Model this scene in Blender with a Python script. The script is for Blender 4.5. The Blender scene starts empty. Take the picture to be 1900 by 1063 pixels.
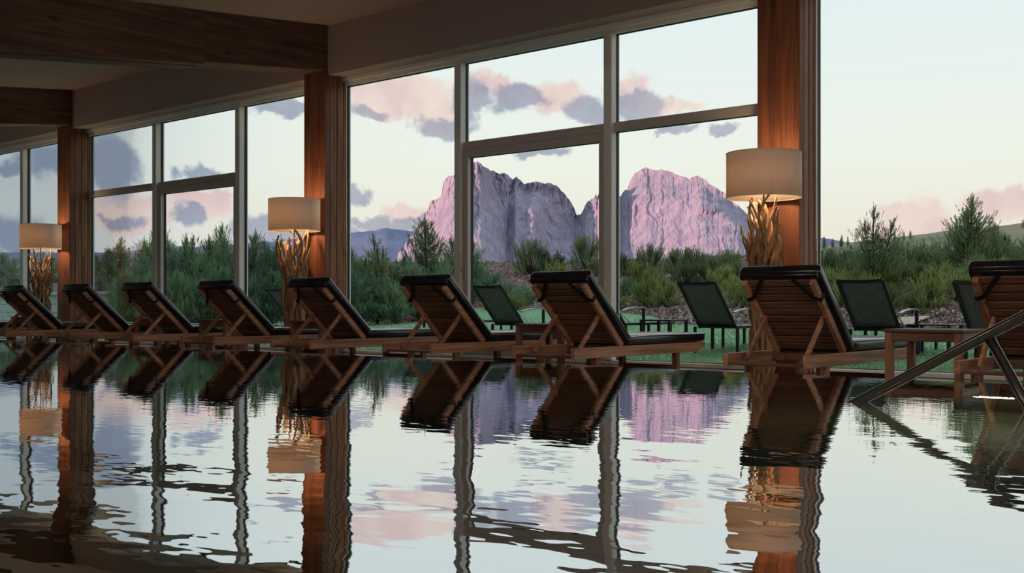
import bpy, bmesh, math, random
import numpy as np
from mathutils import Vector, Matrix, noise

S = bpy.context.scene
COL = S.collection

# ------------------------------------------------------------------ camera
FPX, YAW, HOR, CAMZ = 1980.0, math.radians(39.6), 567.0, 0.41
cam_d = bpy.data.cameras.new('camera'); cam = bpy.data.objects.new('camera', cam_d); COL.objects.link(cam)
cam_d.sensor_width = 36.0; cam_d.lens = FPX / 1900 * 36.0
cam_d.shift_y = (HOR - 531.5) / 1900
cam_d.clip_start = 0.05; cam_d.clip_end = 60000
cam.location = (0, 0, CAMZ); cam.rotation_euler = (math.pi / 2, 0, YAW)
S.camera = cam
FW = (-math.sin(YAW), math.cos(YAW)); RT = (math.cos(YAW), math.sin(YAW))

S.view_settings.view_transform = 'Standard'; S.view_settings.look = 'None'
S.view_settings.gamma = 1; S.view_settings.exposure = 0.0; S.view_settings.use_curve_mapping = False
S.cycles.use_denoising = True
S.cycles.max_bounces = 8; S.cycles.transparent_max_bounces = 16
S.cycles.caustics_reflective = True; S.cycles.caustics_refractive = False
S.cycles.sample_clamp_indirect = 4.0

def lin(c):
    f = lambda v: (v / 12.92 if v <= 0.04045 else ((v + 0.055) / 1.055) ** 2.4)
    return tuple(f(x / 255.0) for x in c[:3]) + (1.0,)

# pixel helpers: a pixel is a direction; the distance comes from the plane the thing stands on
def ang(u): return math.atan((u - 950) / FPX) - YAW
def x_at(u, y): return y * math.tan(ang(u))
def at_depth(u, d):
    k = (u - 950) / FPX * d
    return (FW[0] * d + RT[0] * k, FW[1] * d + RT[1] * k)
def z_at(v, d): return CAMZ + (HOR - v) / FPX * d

# ------------------------------------------------------------------ world
class NT:
    def __init__(s, tree): s.t = tree; s.n = tree.nodes; s.l = tree.links
    def node(s, typ, **kw):
        n = s.n.new(typ)
        for k, v in kw.items(): setattr(n, k, v)
        return n
    def link(s, a, b): s.l.new(a, b)
    def setin(s, sock, v):
        if hasattr(v, 'is_linked') or isinstance(v, bpy.types.NodeSocket): s.link(v, sock)
        else: sock.default_value = v
    def m(s, op, a, b=None, c=None, clamp=False):
        n = s.node('ShaderNodeMath', operation=op, use_clamp=clamp)
        s.setin(n.inputs[0], a)
        if b is not None: s.setin(n.inputs[1], b)
        if c is not None: s.setin(n.inputs[2], c)
        return n.outputs[0]
    def vm(s, op, a, b=None, c=None):
        n = s.node('ShaderNodeVectorMath', operation=op)
        s.setin(n.inputs[0], a)
        if b is not None: s.setin(n.inputs[1], b)
        if c is not None: s.setin(n.inputs[2], c)
        return n.outputs['Value'] if op in ('LENGTH', 'DOT_PRODUCT', 'DISTANCE') else n.outputs[0]
    def noise(s, vec, scale, detail=4, rough=0.55, dist=0.0, col=False):
        n = s.node('ShaderNodeTexNoise'); n.inputs['Scale'].default_value = scale
        n.inputs['Detail'].default_value = detail; n.inputs['Roughness'].default_value = rough
        n.inputs['Distortion'].default_value = dist
        if vec is not None: s.link(vec, n.inputs['Vector'])
        return n.outputs['Color'] if col else n.outputs[0]
    def mix(s, fac, a, b, mode='MIX'):
        n = s.node('ShaderNodeMix', data_type='RGBA', blend_type=mode)
        s.setin(n.inputs['Factor'], fac); s.setin(n.inputs['A'], a) if False else None
        s.setin(n.inputs[0], fac); s.setin(n.inputs[6], a); s.setin(n.inputs[7], b)
        return n.outputs[2]
    def mr(s, v, a, b, c=0.0, d=1.0, smooth=True):
        n = s.node('ShaderNodeMapRange', interpolation_type='SMOOTHSTEP' if smooth else 'LINEAR')
        s.setin(n.inputs[0], v); n.inputs[1].default_value = a; n.inputs[2].default_value = b
        n.inputs[3].default_value = c; n.inputs[4].default_value = d
        return n.outputs[0]
    def ramp(s, fac, stops):
        n = s.node('ShaderNodeValToRGB'); e = n.color_ramp.elements
        while len(e) < len(stops): e.new(0.5)
        for i, (p, c) in enumerate(stops): e[i].position = p; e[i].color = c
        s.link(fac, n.inputs[0]); return n.outputs[0]

def build_world():
    w = bpy.data.worlds.new('dusk_sky'); S.world = w; w.use_nodes = True
    T = NT(w.node_tree); T.n.clear()
    out = T.node('ShaderNodeOutputWorld'); bg = T.node('ShaderNodeBackground')
    tc = T.node('ShaderNodeTexCoord'); D = T.vm('NORMALIZE', tc.outputs['Generated'])
    dx = T.vm('DOT_PRODUCT', D, (RT[0], RT[1], 0)); dy = T.vm('DOT_PRODUCT', D, (FW[0], FW[1], 0))
    dz = T.vm('DOT_PRODUCT', D, (0, 0, 1))
    az = T.m('ARCTAN2', dx, dy); el = T.m('ARCSINE', dz)
    cmb = T.node('ShaderNodeCombineXYZ'); T.link(az, cmb.inputs[0]); T.link(el, cmb.inputs[1]); P0 = cmb.outputs[0]
    # clear evening sky: cream near the horizon, pale mint above, bluer away from the afterglow
    base = T.ramp(T.mr(el, -0.05, 0.6, smooth=False), [
        (0.0, lin((205, 196, 190))), (0.08, lin((222, 208, 200))), (0.16, lin((233, 227, 212))), (0.27, lin((234, 238, 226))),
        (0.42, lin((228, 238, 236))), (0.7, lin((216, 229, 234))), (1.0, lin((198, 214, 228)))])
    cool = T.mix(T.mr(az, -0.08, -0.48), base, lin((184, 204, 220)))
    sky = T.mix(T.mr(az, -0.06, -0.5, 0.0, 0.7), base, cool)
    # cloud edges are broken up by noise on the direction itself
    nz = T.noise(D, 34.0, 7, 0.6, 0.3, col=True)
    nlow = T.noise(D, 11.0, 5, 0.6)
    wv = T.vm('MULTIPLY', T.vm('SUBTRACT', nz, (0.5, 0.5, 0.5)), (0.055, 0.036, 0.0))
    P = T.vm('ADD', P0, wv)
    def pos(u, v):
        a = math.atan((u - 950) / FPX); return a, math.atan((HOR - v) / FPX * math.cos(a))
    def blobs(lst):
        cur = None
        for (u, v, hw, hh) in lst:
            a, e = pos(u, v); sx, sy = FPX / hw, FPX / hh
            d = T.vm('LENGTH', T.vm('MULTIPLY_ADD', P, (sx, sy, 0), (-a * sx, -e * sy, 0)))
            cur = d if cur is None else T.m('SMOOTH_MIN', cur, d, 0.35)
        return cur
    grey = blobs([(205, 310, 52, 66), (378, 322, 44, 20), (80, 300, 60, 34), (20, 312, 30, 16), (525, 202, 70, 17),
                  (354, 402, 36, 20), (226, 410, 36, 16), (668, 360, 34, 18), (676, 212, 52, 18), (826, 236, 66, 22), (872, 180, 36, 52),
                  (958, 184, 62, 28), (1092, 204, 62, 30), (1000, 283, 72, 12), (1190, 192, 62, 34), (1254, 243, 40, 14),
                  (1342, 235, 34, 16), (705, 418, 78, 16), (590, 440, 120, 20), (770, 408, 60, 14), (30, 440, 70, 40), (475, 430, 60, 30), (520, 455, 80, 24)])
    pink = blobs([(735, 168, 130, 36), (806, 208, 54, 40), (700, 198, 74, 28), (1030, 182, 74, 34), (930, 160, 40, 24), (1175, 165, 50, 34),
                  (1245, 198, 62, 18), (384, 378, 66, 34), (240, 398, 90, 36), (752, 392, 40, 16), (1690, 392, 64, 28), (1860, 384, 70, 30),
                  (1700, 425, 120, 24), (880, 150, 50, 26)])
    mg = T.mr(grey, 1.08, 0.6); mp = T.mr(pink, 1.15, 0.6)
    body = T.mr(nlow, 0.3, 0.7)
    pinkc = T.mix(body, lin((214, 182, 186)), lin((240, 222, 208)))
    greyc = T.mix(body, lin((128, 138, 164)), lin((166, 166, 184)))
    leftc = T.mix(T.mr(az, -0.15, -0.4), greyc, lin((120, 140, 174)))
    c1 = T.mix(T.m('MULTIPLY', mp, 0.88), sky, pinkc)
    c2 = T.mix(T.m('MULTIPLY', mg, 0.78), c1, leftc)
    # the same broken cloud cover everywhere else
    far = T.m('MAXIMUM', T.mr(T.m('ABSOLUTE', az), 0.46, 0.62), T.mr(el, 0.30, 0.42))
    gen = T.mr(T.noise(T.vm('MULTIPLY', D, (1, 1, 2.2)), 4.2, 7, 0.6), 0.53, 0.7)
    gcol = T.mix(body, lin((140, 148, 172)), lin((226, 204, 200)))
    c3 = T.mix(T.m('MULTIPLY', T.m('MULTIPLY', far, gen), 0.7), c2, gcol)
    T.link(c3, bg.inputs[0]); bg.inputs[1].default_value = 1.06
    T.link(bg.outputs[0], out.inputs[0])
build_world()

# last sun: low, from behind the left shoulder; an added, unseen ridge behind the house keeps it off the garden
sd = bpy.data.lights.new('evening_sun', 'SUN'); sun = bpy.data.objects.new('evening_sun', sd); COL.objects.link(sun)
sd.energy = 5.2; sd.color = (1.0, 0.57, 0.50); sd.angle = math.radians(0.6)
SUN_C, SUN_EL = (0.90, 0.436), math.radians(5.0)       # travels to the right and away
SUNDIR = Vector((SUN_C[0] * RT[0] + SUN_C[1] * FW[0], SUN_C[0] * RT[1] + SUN_C[1] * FW[1], -math.tan(SUN_EL))).normalized()
sun.rotation_euler = SUNDIR.to_track_quat('-Z', 'Y').to_euler()

# ------------------------------------------------------------------ materials
MATS = {}
def mat(name, color, rough=0.6, metal=0.0, spec=0.5):
    m = bpy.data.materials.new(name); m.use_nodes = True
    b = m.node_tree.nodes['Principled BSDF']
    b.inputs['Base Color'].default_value = color if len(color) == 4 else tuple(color) + (1,)
    b.inputs['Roughness'].default_value = rough; b.inputs['Metallic'].default_value = metal
    b.inputs['Specular IOR Level'].default_value = spec
    MATS[name] = m; return m, NT(m.node_tree), b

def bump(T, b, h, strength=0.3, dist=0.01):
    n = T.node('ShaderNodeBump'); n.inputs['Strength'].default_value = strength; n.inputs['Distance'].default_value = dist
    T.link(h, n.inputs['Height']); T.link(n.outputs[0], b.inputs['Normal'])

def wood(name, dark, light, axis, rough=0.55, grain=1.0, bumpy=0.35, knots=False):
    m, T, b = mat(name, light, rough)
    tc = T.node('ShaderNodeTexCoord'); oi = T.node('ShaderNodeObjectInfo')
    off = T.vm('SCALE', (13.1, 7.7, 5.3)); T.n[-1].inputs['Scale'].default_value = 1
    T.link(oi.outputs['Random'], T.n[-1].inputs['Scale'])
    v = T.vm('ADD', tc.outputs['Object'], off)
    sc = [22.0 * grain] * 3; sc[axis] = 1.1 * grain
    st = T.vm('MULTIPLY', v, tuple(sc))
    n1 = T.noise(st, 1.0, 6, 0.62, 0.6); n2 = T.noise(v, 1.6, 3)
    f = T.mr(T.m('ADD', T.m('MULTIPLY', n1, 0.75), T.m('MULTIPLY', n2, 0.25)), 0.34, 0.66, smooth=False)
    c = T.mix(f, dark, light)
    if knots:
        vo = T.node('ShaderNodeTexVoronoi'); ks = [3.2] * 3; ks[axis] = 1.3
        T.link(T.vm('MULTIPLY', v, tuple(ks)), vo.inputs['Vector']); vo.inputs['Scale'].default_value = 1.0
        kf = T.mr(vo.outputs['Distance'], 0.12, 0.03)
        c = T.mix(T.m('MULTIPLY', kf, 0.7), c, tuple(x * 0.35 for x in dark[:3]) + (1,))
    hsv = T.node('ShaderNodeHueSaturation'); T.link(c, hsv.inputs['Color'])
    T.link(T.mr(oi.outputs['Random'], 0, 1, 0.82, 1.15, False), hsv.inputs['Value'])
    T.link(hsv.outputs[0], b.inputs['Base Color'])
    bump(T, b, n1, bumpy, 0.004)
    return m

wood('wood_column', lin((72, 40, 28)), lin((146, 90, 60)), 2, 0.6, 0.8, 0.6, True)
wood('wood_column_side_lit', lin((96, 58, 38)), lin((184, 128, 88)), 2, 0.6, 0.8, 0.6, True)  # column wood lightened for the sides, extra light put into its colour
wood('wood_beam', lin((78, 50, 44)), lin((144, 104, 86)), 1, 0.65, 0.7, 0.6, True)
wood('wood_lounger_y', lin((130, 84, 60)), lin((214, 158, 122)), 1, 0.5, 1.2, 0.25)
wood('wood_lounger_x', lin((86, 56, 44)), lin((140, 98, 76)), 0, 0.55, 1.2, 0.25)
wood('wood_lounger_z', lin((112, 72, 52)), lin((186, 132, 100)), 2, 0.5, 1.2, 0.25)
wood('driftwood', lin((112, 80, 54)), lin((205, 168, 126)), 2, 0.7, 1.6, 0.6)
wood('bark', lin((40, 30, 24)), lin((84, 66, 50)), 2, 0.9, 1.0, 0.8)
m, T, b = mat('leather', lin((22, 22, 28)), 0.2, spec=0.7)
tc = T.node('ShaderNodeTexCoord'); bump(T, b, T.noise(tc.outputs['Object'], 9, 5), 0.12, 0.01)
mat('strap', lin((16, 14, 16)), 0.7)
mat('rubber', lin((22, 20, 20)), 0.6)
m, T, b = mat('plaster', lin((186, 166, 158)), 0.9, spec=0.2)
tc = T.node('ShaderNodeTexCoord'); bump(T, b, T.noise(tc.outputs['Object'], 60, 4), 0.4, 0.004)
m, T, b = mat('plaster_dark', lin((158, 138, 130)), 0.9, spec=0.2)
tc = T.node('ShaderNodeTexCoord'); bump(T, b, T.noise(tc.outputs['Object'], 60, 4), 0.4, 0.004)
mat('frame_paint', lin((204, 195, 188)), 0.42)
mat('frame_white', lin((240, 240, 236)), 0.35)
mat('gasket', lin((24, 24, 26)), 0.6)
mat('handle_metal', lin((190, 170, 140)), 0.35, 0.8)
m, T, b = mat('steel', lin((140, 136, 130)), 0.2, 1.0)
mat('alu_dark', lin((32, 34, 42)), 0.4, 0.3)
mat('alu_light', lin((176, 178, 180)), 0.3, 0.9)
mat('bezel', lin((160, 165, 165)), 0.3, 0.9)
mat('brass_dark', lin((70, 52, 34)), 0.4, 0.7)
# woven sling: fine weave
m, T, b = mat('sling', lin((60, 66, 74)), 0.5)
tc = T.node('ShaderNodeTexCoord'); nv = T.noise(tc.outputs['Object'], 140, 2)
T.link(T.mix(T.mr(nv, 0.5, 0.66), lin((72, 64, 74)), lin((152, 142, 152))), b.inputs['Base Color'])
m, T, b = mat('floor_stone', lin((92, 84, 78)), 0.35)
tc = T.node('ShaderNodeTexCoord'); T.link(T.mix(T.noise(tc.outputs['Object'], 5, 6), lin((70, 64, 60)), lin((112, 104, 96))), b.inputs['Base Color'])
m, T, b = mat('coping', lin((48, 46, 46)), 0.25)
m, T, b = mat('pool_tile', lin((120, 128, 112)), 0.3)
tc = T.node('ShaderNodeTexCoord'); br = T.node('ShaderNodeTexVoronoi'); br.inputs['Scale'].default_value = 22; T.link(tc.outputs['Object'], br.inputs['Vector'])
T.link(T.mix(br.outputs['Distance'], lin((96, 108, 92)), lin((140, 146, 122))), b.inputs['Base Color'])
# glass: mostly clear, mirror at grazing angles
m = bpy.data.materials.new('glass'); m.use_nodes = True; T = NT(m.node_tree); T.n.clear(); MATS['glass'] = m
o = T.node('ShaderNodeOutputMaterial'); mx = T.node('ShaderNodeMixShader'); fr = T.node('ShaderNodeFresnel'); fr.inputs[0].default_value = 1.16
tr = T.node('ShaderNodeBsdfTransparent'); tr.inputs[0].default_value = (0.99, 0.995, 0.992, 1); gl = T.node('ShaderNodeBsdfGlossy'); gl.inputs['Roughness'].default_value = 0.0
T.link(T.m('MULTIPLY', fr.outputs[0], 0.45), mx.inputs[0]); T.link(tr.outputs[0], mx.inputs[1]); T.link(gl.outputs[0], mx.inputs[2]); T.link(mx.outputs[0], o.inputs[0])
# water: still indoor pool with a slow swell and fine ripples
m = bpy.data.materials.new('water'); m.use_nodes = True; T = NT(m.node_tree); T.n.clear(); MATS['water'] = m
o = T.node('ShaderNodeOutputMaterial'); mx = T.node('ShaderNodeMixShader'); fr = T.node('ShaderNodeFresnel'); fr.inputs[0].default_value = 1.33
rf = T.node('ShaderNodeBsdfRefraction'); rf.inputs['IOR'].default_value = 1.33; rf.inputs['Roughness'].default_value = 0.0; rf.inputs[0].default_value = (0.92, 0.97, 0.94, 1)
gl = T.node('ShaderNodeBsdfGlossy'); gl.inputs['Roughness'].default_value = 0.0; gl.inputs[0].default_value = (0.93, 0.95, 0.97, 1)
geo = T.node('ShaderNodeNewGeometry'); pv = geo.outputs['Position']
w1 = T.noise(T.vm('MULTIPLY', pv, (1.0, 1.25, 1.0)), 2.1, 1.0, 0.4, 0.6)
w2 = T.noise(T.vm('MULTIPLY', pv, (0.9, 1.3, 1.0)), 5.2, 1.0, 0.4, 0.4)
w3 = T.noise(T.vm('MULTIPLY', pv, (0.8, 1.4, 1.0)), 15.0, 1.0, 0.4, 0.0)
cur = T.mr(T.vm('LENGTH', pv), 4.6, 1.6, 0.10, 1.0)
hh = T.m('ADD', T.m('MULTIPLY', T.m('MULTIPLY', w1, 0.0050), cur), T.m('ADD', T.m('MULTIPLY', T.m('MULTIPLY', w2, 0.0010), cur), T.m('MULTIPLY', w3, 0.00034)))
bp = T.node('ShaderNodeBump'); bp.inputs['Strength'].default_value = 1.0; bp.inputs['Distance'].default_value = 1.0; T.link(hh, bp.inputs['Height'])
for s in (rf, gl, fr): T.link(bp.outputs[0], s.inputs['Normal'])
T.link(T.m('ADD', T.m('MULTIPLY', fr.outputs[0], 0.3), 0.72, clamp=True), mx.inputs[0])
T.link(rf.outputs[0], mx.inputs[1]); T.link(gl.outputs[0], mx.inputs[2]); T.link(mx.outputs[0], o.inputs[0])
# lamp cloth: lets the bulb shine through
m = bpy.data.materials.new('shade_cloth'); m.use_nodes = True; T = NT(m.node_tree); T.n.clear(); MATS['shade_cloth'] = m
o = T.node('ShaderNodeOutputMaterial'); mx = T.node('ShaderNodeMixShader'); df = T.node('ShaderNodeBsdfDiffuse'); tl = T.node('ShaderNodeBsdfTranslucent')
tc = T.node('ShaderNodeTexCoord'); wv = T.noise(T.vm('MULTIPLY', tc.outputs['Object'], (60, 60, 260)), 1.0, 2)
cc = T.mix(wv, lin((230, 214, 200)), lin((246, 234, 222)))
T.link(cc, df.inputs[0]); T.link(cc, tl.inputs[0]); mx.inputs[0].default_value = 0.42
T.link(df.outputs[0], mx.inputs[1]); T.link(tl.outputs[0], mx.inputs[2]); T.link(mx.outputs[0], o.inputs[0])
def emit(name, color, strength):
    m = bpy.data.materials.new(name); m.use_nodes = True; T = NT(m.node_tree); T.n.clear(); MATS[name] = m
    o = T.node('ShaderNodeOutputMaterial'); e = T.node('ShaderNodeEmission'); e.inputs[0].default_value = color; e.inputs[1].default_value = strength
    T.link(e.outputs[0], o.inputs[0])
emit('bulb_glow', (1.0, 0.64, 0.34, 1), 14.0)
emit('led_glow', (1.0, 0.97, 0.80, 1), 60.0)
emit('spot_glow', (1.0, 0.72, 0.45, 1), 2.0)
# garden
def ground(name, a, bcol, scale, rough=0.95, bs=0.6, bd=0.03, third=None):
    m, T, b = mat(name, a, rough, spec=0.15)
    g = T.node('ShaderNodeNewGeometry'); n1 = T.noise(g.outputs['Position'], scale, 6, 0.65); n2 = T.noise(g.outputs['Position'], scale * 0.08, 3)
    c = T.mix(T.mr(n1, 0.35, 0.65), a, bcol)
    if third: c = T.mix(T.mr(n2, 0.4, 0.65), c, third)
    T.link(c, b.inputs['Base Color']); bump(T, b, n1, bs, bd); return m
ground('lawn_soil', lin((124, 166, 130)), lin((172, 206, 160)), 30, third=lin((158, 198, 158)))
ground('grass', lin((128, 176, 136)), lin((182, 214, 164)), 12)
ground('mulch', lin((104, 84, 78)), lin((184, 160, 148)), 14, bs=1.0, bd=0.08)
ground('mulch_chip', lin((116, 94, 86)), lin((212, 190, 178)), 9)
ground('meadow', lin((132, 130, 104)), lin((152, 148, 118)), 0.05, bd=0.5, third=lin((118, 122, 98)))
ground('stone', lin((190, 200, 204)), lin((224, 232, 234)), 5)
ground('stone_cap', lin((186, 194, 198)), lin((206, 212, 214)), 8)
ground('ridge_forest_haze', lin((112, 122, 152)), lin((124, 134, 162)), 0.004, bd=5)  # forest turned blue, distance haze mixed into the colour
ground('sun_block_hill', lin((80, 92, 66)), lin((98, 108, 74)), 0.05, bd=0.5)
ground('sand', lin((196, 180, 150)), lin((214, 200, 172)), 10)
def needles(name, a, bcol):
    m, T, b = mat(name, a, 0.7, spec=0.2)
    oi = T.node('ShaderNodeObjectInfo'); g = T.node('ShaderNodeNewGeometry')
    n1 = T.noise(g.outputs['Position'], 3.0, 3)
    f = T.m('ADD', T.m('MULTIPLY', n1, 0.8), T.m('MULTIPLY', oi.outputs['Random'], 0.3))
    c = T.mix(T.mr(f, 0.35, 0.75), a, bcol); T.link(c, b.inputs['Base Color'])
    tl = T.node('ShaderNodeBsdfTranslucent'); T.link(c, tl.inputs[0]); mx = T.node('ShaderNodeMixShader'); mx.inputs[0].default_value = 0.4
    out = T.n['Material Output']; T.link(b.outputs[0], mx.inputs[1]); T.link(tl.outputs[0], mx.inputs[2]); T.link(mx.outputs[0], out.inputs[0])
    return m
needles('needle_dark', lin((112, 134, 98)), lin((158, 174, 122)))
needles('needle_blue', lin((112, 148, 118)), lin((160, 188, 148)))
needles('needle_light', lin((136, 152, 90)), lin((188, 194, 122)))
# dolomite rock
m, T, b = mat('rock', lin((160, 150, 160)), 0.95, spec=0.1)
g = T.node('ShaderNodeNewGeometry'); pv = g.outputs['Position']
st = T.noise(T.vm('MULTIPLY', pv, (0.012, 0.012, 0.0022)), 1.0, 7, 0.6); bd = T.noise(T.vm('MULTIPLY', pv, (0.001, 0.001, 0.006)), 1.0, 5, 0.6, 0.5)
c = T.mix(T.mr(st, 0.32, 0.68), lin((142, 134, 154)), lin((170, 160, 174)))
c = T.mix(T.mr(bd, 0.5, 0.7, 0, 0.5), c, lin((134, 136, 154)))
T.link(c, b.inputs['Base Color']); 

# ------------------------------------------------------------------ mesh helpers
class MB:
    def __init__(s): s.v = []; s.f = []
    def add(s, vs, fs):
        o = len(s.v); s.v += [tuple(p) for p in vs]; s.f += [tuple(i + o for i in f) for f in fs]; return s
    def box(s, a, b_, c=0.0, M=None):
        """chamfered box from corner a to corner b_"""
        x0, y0, z0 = [min(p, q) for p, q in zip(a, b_)]; x1, y1, z1 = [max(p, q) for p, q in zip(a, b_)]
        c = min(c, 0.45 * min(x1 - x0, y1 - y0, z1 - z0))
        if c <= 0:
            vs = [(x, y, z) for x in (x0, x1) for y in (y0, y1) for z in (z0, z1)]
            fs = [(0, 1, 3, 2), (4, 6, 7, 5), (0, 4, 5, 1), (2, 3, 7, 6), (0, 2, 6, 4), (1, 5, 7, 3)]
        else:
            bm = bmesh.new(); bmesh.ops.create_cube(bm, size=1.0)
            for v in bm.verts: v.co = ((x0 + x1) / 2 + v.co.x * (x1 - x0), (y0 + y1) / 2 + v.co.y * (y1 - y0), (z0 + z1) / 2 + v.co.z * (z1 - z0))
            bmesh.ops.bevel(bm, geom=bm.edges[:], offset=c, segments=1, affect='EDGES', profile=0.5)
            bm.verts.index_update(); vs = [v.co.copy() for v in bm.verts]; fs = [[v.index for v in f.verts] for f in bm.faces]; bm.free()
        if M is not None: vs = [M @ Vector(p) for p in vs]
        return s.add(vs, fs)
    def beam(s, p, q, w, h, c=0.004, up=(0, 0, 1)):
        """box whose length runs from p to q, w wide, h high"""
        p, q = Vector(p), Vector(q); d = (q - p); L = d.length; d.normalize()
        side = d.cross(Vector(up)).normalized(); upv = side.cross(d)
        M = Matrix((side, d, upv)).transposed().to_4x4(); M.translation = p
        return s.box((-w / 2, 0, -h / 2), (w / 2, L, h / 2), c, M)
    def tube(s, pts, r, n=8, cap=True):
        pts = [Vector(p) for p in pts]; m = len(pts); rs = r if isinstance(r, (list, tuple)) else [r] * m
        ref = None; vs = []; fs = []
        for i, p in enumerate(pts):
            t = (pts[min(i + 1, m - 1)] - pts[max(i - 1, 0)]).normalized()
            if ref is None: ref = t.orthogonal().normalized()
            ref = (ref - t * ref.dot(t)).normalized(); bt = t.cross(ref)
            for k in range(n):
                a = 2 * math.pi * k / n; vs.append(p + (ref * math.cos(a) + bt * math.sin(a)) * rs[i])
        for i in range(m - 1):
            for k in range(n): fs.append((i * n + k, i * n + (k + 1) % n, (i + 1) * n + (k + 1) % n, (i + 1) * n + k))
        if cap: fs += [tuple(range(n - 1, -1, -1)), tuple((m - 1) * n + k for k in range(n))]
        return s.add(vs, fs)
    def lathe(s, prof, n=32, c=(0, 0, 0), axis='z'):
        vs = []; fs = []; m = len(prof)
        for k in range(n):
            a = 2 * math.pi * k / n
            for r, h in prof:
                p = (r * math.cos(a), r * math.sin(a), h)
                if axis == 'y': p = (p[0], p[2], p[1])
                if axis == 'x': p = (p[2], p[0], p[1])
                vs.append((p[0] + c[0], p[1] + c[1], p[2] + c[2]))
        for k in range(n):
            for i in range(m - 1): fs.append((k * m + i, ((k + 1) % n) * m + i, ((k + 1) % n) * m + i + 1, k * m + i + 1))
        return s.add(vs, fs)
    def build(s, name, material, parent=None, smooth=False, fix=True):
        me = bpy.data.meshes.new(name); me.from_pydata(s.v, [], s.f)
        if fix:
            bm = bmesh.new(); bm.from_mesh(me); bmesh.ops.recalc_face_normals(bm, faces=bm.faces[:]); bm.to_mesh(me); bm.free()
        if smooth: me.polygons.foreach_set('use_smooth', [True] * len(me.polygons))
        me.materials.append(MATS[material]); me.update()
        o = bpy.data.objects.new(name, me); COL.objects.link(o)
        if parent: o.parent = parent
        return o

def tag(o, label=None, cat=None, group=None, kind=None):
    if label: o['label'] = label
    if cat: o['category'] = cat
    if group: o['group'] = group
    if kind: o['kind'] = kind
    return o
def thing(name, label, cat, loc=(0, 0, 0), rz=0.0, group=None):
    o = bpy.data.objects.new(name, None); COL.objects.link(o); o.empty_display_size = 0.2
    o.location = loc; o.rotation_euler = (0, 0, rz); return tag(o, label, cat, group)
def struct_empty(name, loc=(0, 0, 0)):
    o = bpy.data.objects.new(name, None); COL.objects.link(o); o.location = loc; return tag(o, kind='structure')
def struct(name, mb, material, **kw): return tag(mb.build(name, material, **kw), kind='structure')
KIDS = {}
def copy_tree(o, parent=None):
    c = o.copy(); COL.objects.link(c); c.parent = parent
    for ch in [k for k in list(bpy.data.objects) if k.parent == o] if o.name not in KIDS else KIDS[o.name]: copy_tree(ch, c)
    return c
def remember(o):
    kids = list(o.children); KIDS[o.name] = kids
    for k in kids: remember(k)
def rbox(a, b_, r, seg=3, sub=None):
    """soft rounded box"""
    bm = bmesh.new(); bmesh.ops.create_cube(bm, size=1.0)
    for v in bm.verts: v.co = [(p + q) / 2 + c * abs(q - p) for p, q, c in zip(a, b_, v.co)]
    bmesh.ops.bevel(bm, geom=bm.edges[:], offset=r, segments=seg, affect='EDGES', profile=0.5)
    bm.verts.index_update(); vs = [v.co.copy() for v in bm.verts]; fs = [[v.index for v in f.verts] for f in bm.faces]; bm.free(); return vs, fs
R_ = random.Random(7)

# ------------------------------------------------------------------ the building
DECK, EDGE, WALL = -0.25, 5.91, 10.0
COLX = [2.28 - 6.88 * k for k in range(4)]            # column centres: 2.28, -4.6, -11.48, -18.36
XL, XR, YB = -22.75, 6.4, -6.5
def ceil_z(y): return 4.24 - 0.11 * (9.65 - y)

struct('floor', MB().box((XL, EDGE + 0.06, DECK - 0.2), (XR, 10.08, DECK)), 'floor_stone')
struct('pool_coping', MB().box((XL, EDGE, -0.45), (XR, EDGE + 0.06, -0.006), 0.012), 'coping')
struct('pool_basin_floor', MB().box((XL, -4.6, -1.6), (XR, EDGE, -1.4)), 'pool_tile')
struct('pool_basin_wall', MB().box((XL, EDGE - 0.02, -1.4), (XR, EDGE + 0.1, -0.46)).box((XL, EDGE - 0.008, -0.46), (XR, EDGE + 0.0, -0.03)), 'pool_tile')
struct('floor_rear', MB().box((XL, YB, -0.3), (XR, -4.6, 0.02)), 'floor_stone')
struct('pool_basin_wall_rear', MB().box((XL, -4.7, -1.4), (XR, -4.6, -0.1)), 'pool_tile')
wt = MB(); wt.add([(XL, -4.6, 0), (XR, -4.6, 0), (XR, EDGE + 0.05, 0), (XL, EDGE + 0.05, 0)], [(0, 1, 2, 3)])
w = struct('pool_water', wt, 'water', fix=False)
# shell
y0, y1 = YB, 10.25
struct('ceiling', MB().add([(XL, y0, ceil_z(y0)), (XR, y0, ceil_z(y0)), (XR, y1, ceil_z(y1)), (XL, y1, ceil_z(y1)),
        (XL, y0, ceil_z(y0) + .3), (XR, y0, ceil_z(y0) + .3), (XR, y1, ceil_z(y1) + .3), (XL, y1, ceil_z(y1) + .3)],
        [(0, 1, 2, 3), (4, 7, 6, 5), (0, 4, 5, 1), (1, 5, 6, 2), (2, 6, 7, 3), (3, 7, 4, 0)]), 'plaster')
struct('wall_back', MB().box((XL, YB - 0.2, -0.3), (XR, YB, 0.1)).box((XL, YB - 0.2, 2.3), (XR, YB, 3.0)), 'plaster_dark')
w_ = bpy.data.objects.new('window_6', None); COL.objects.link(w_); tag(w_, kind='structure')  # rear glazing added out of view to let skylight brighten the hall
xs_ = [XL + (XR - XL) * k / 10 for k in range(11)]
for k in range(10):
    MB().box((xs_[k] - 0.06, YB - 0.15, 0.1), (xs_[k] + 0.06, YB - 0.03, 2.3), 0.006).build('mullion', 'frame_paint', w_)
    MB().box((xs_[k] + 0.06, YB - 0.1, 0.1), (xs_[k + 1] - 0.06, YB - 0.09, 2.3)).build('pane', 'glass', w_)
struct('wall_left', MB().box((XL - 0.2, YB, -1.6), (XL, 10.25, 0.1)).box((XL - 0.2, YB, 2.9), (XL, 10.25, 4.7)), 'plaster_dark')
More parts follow.
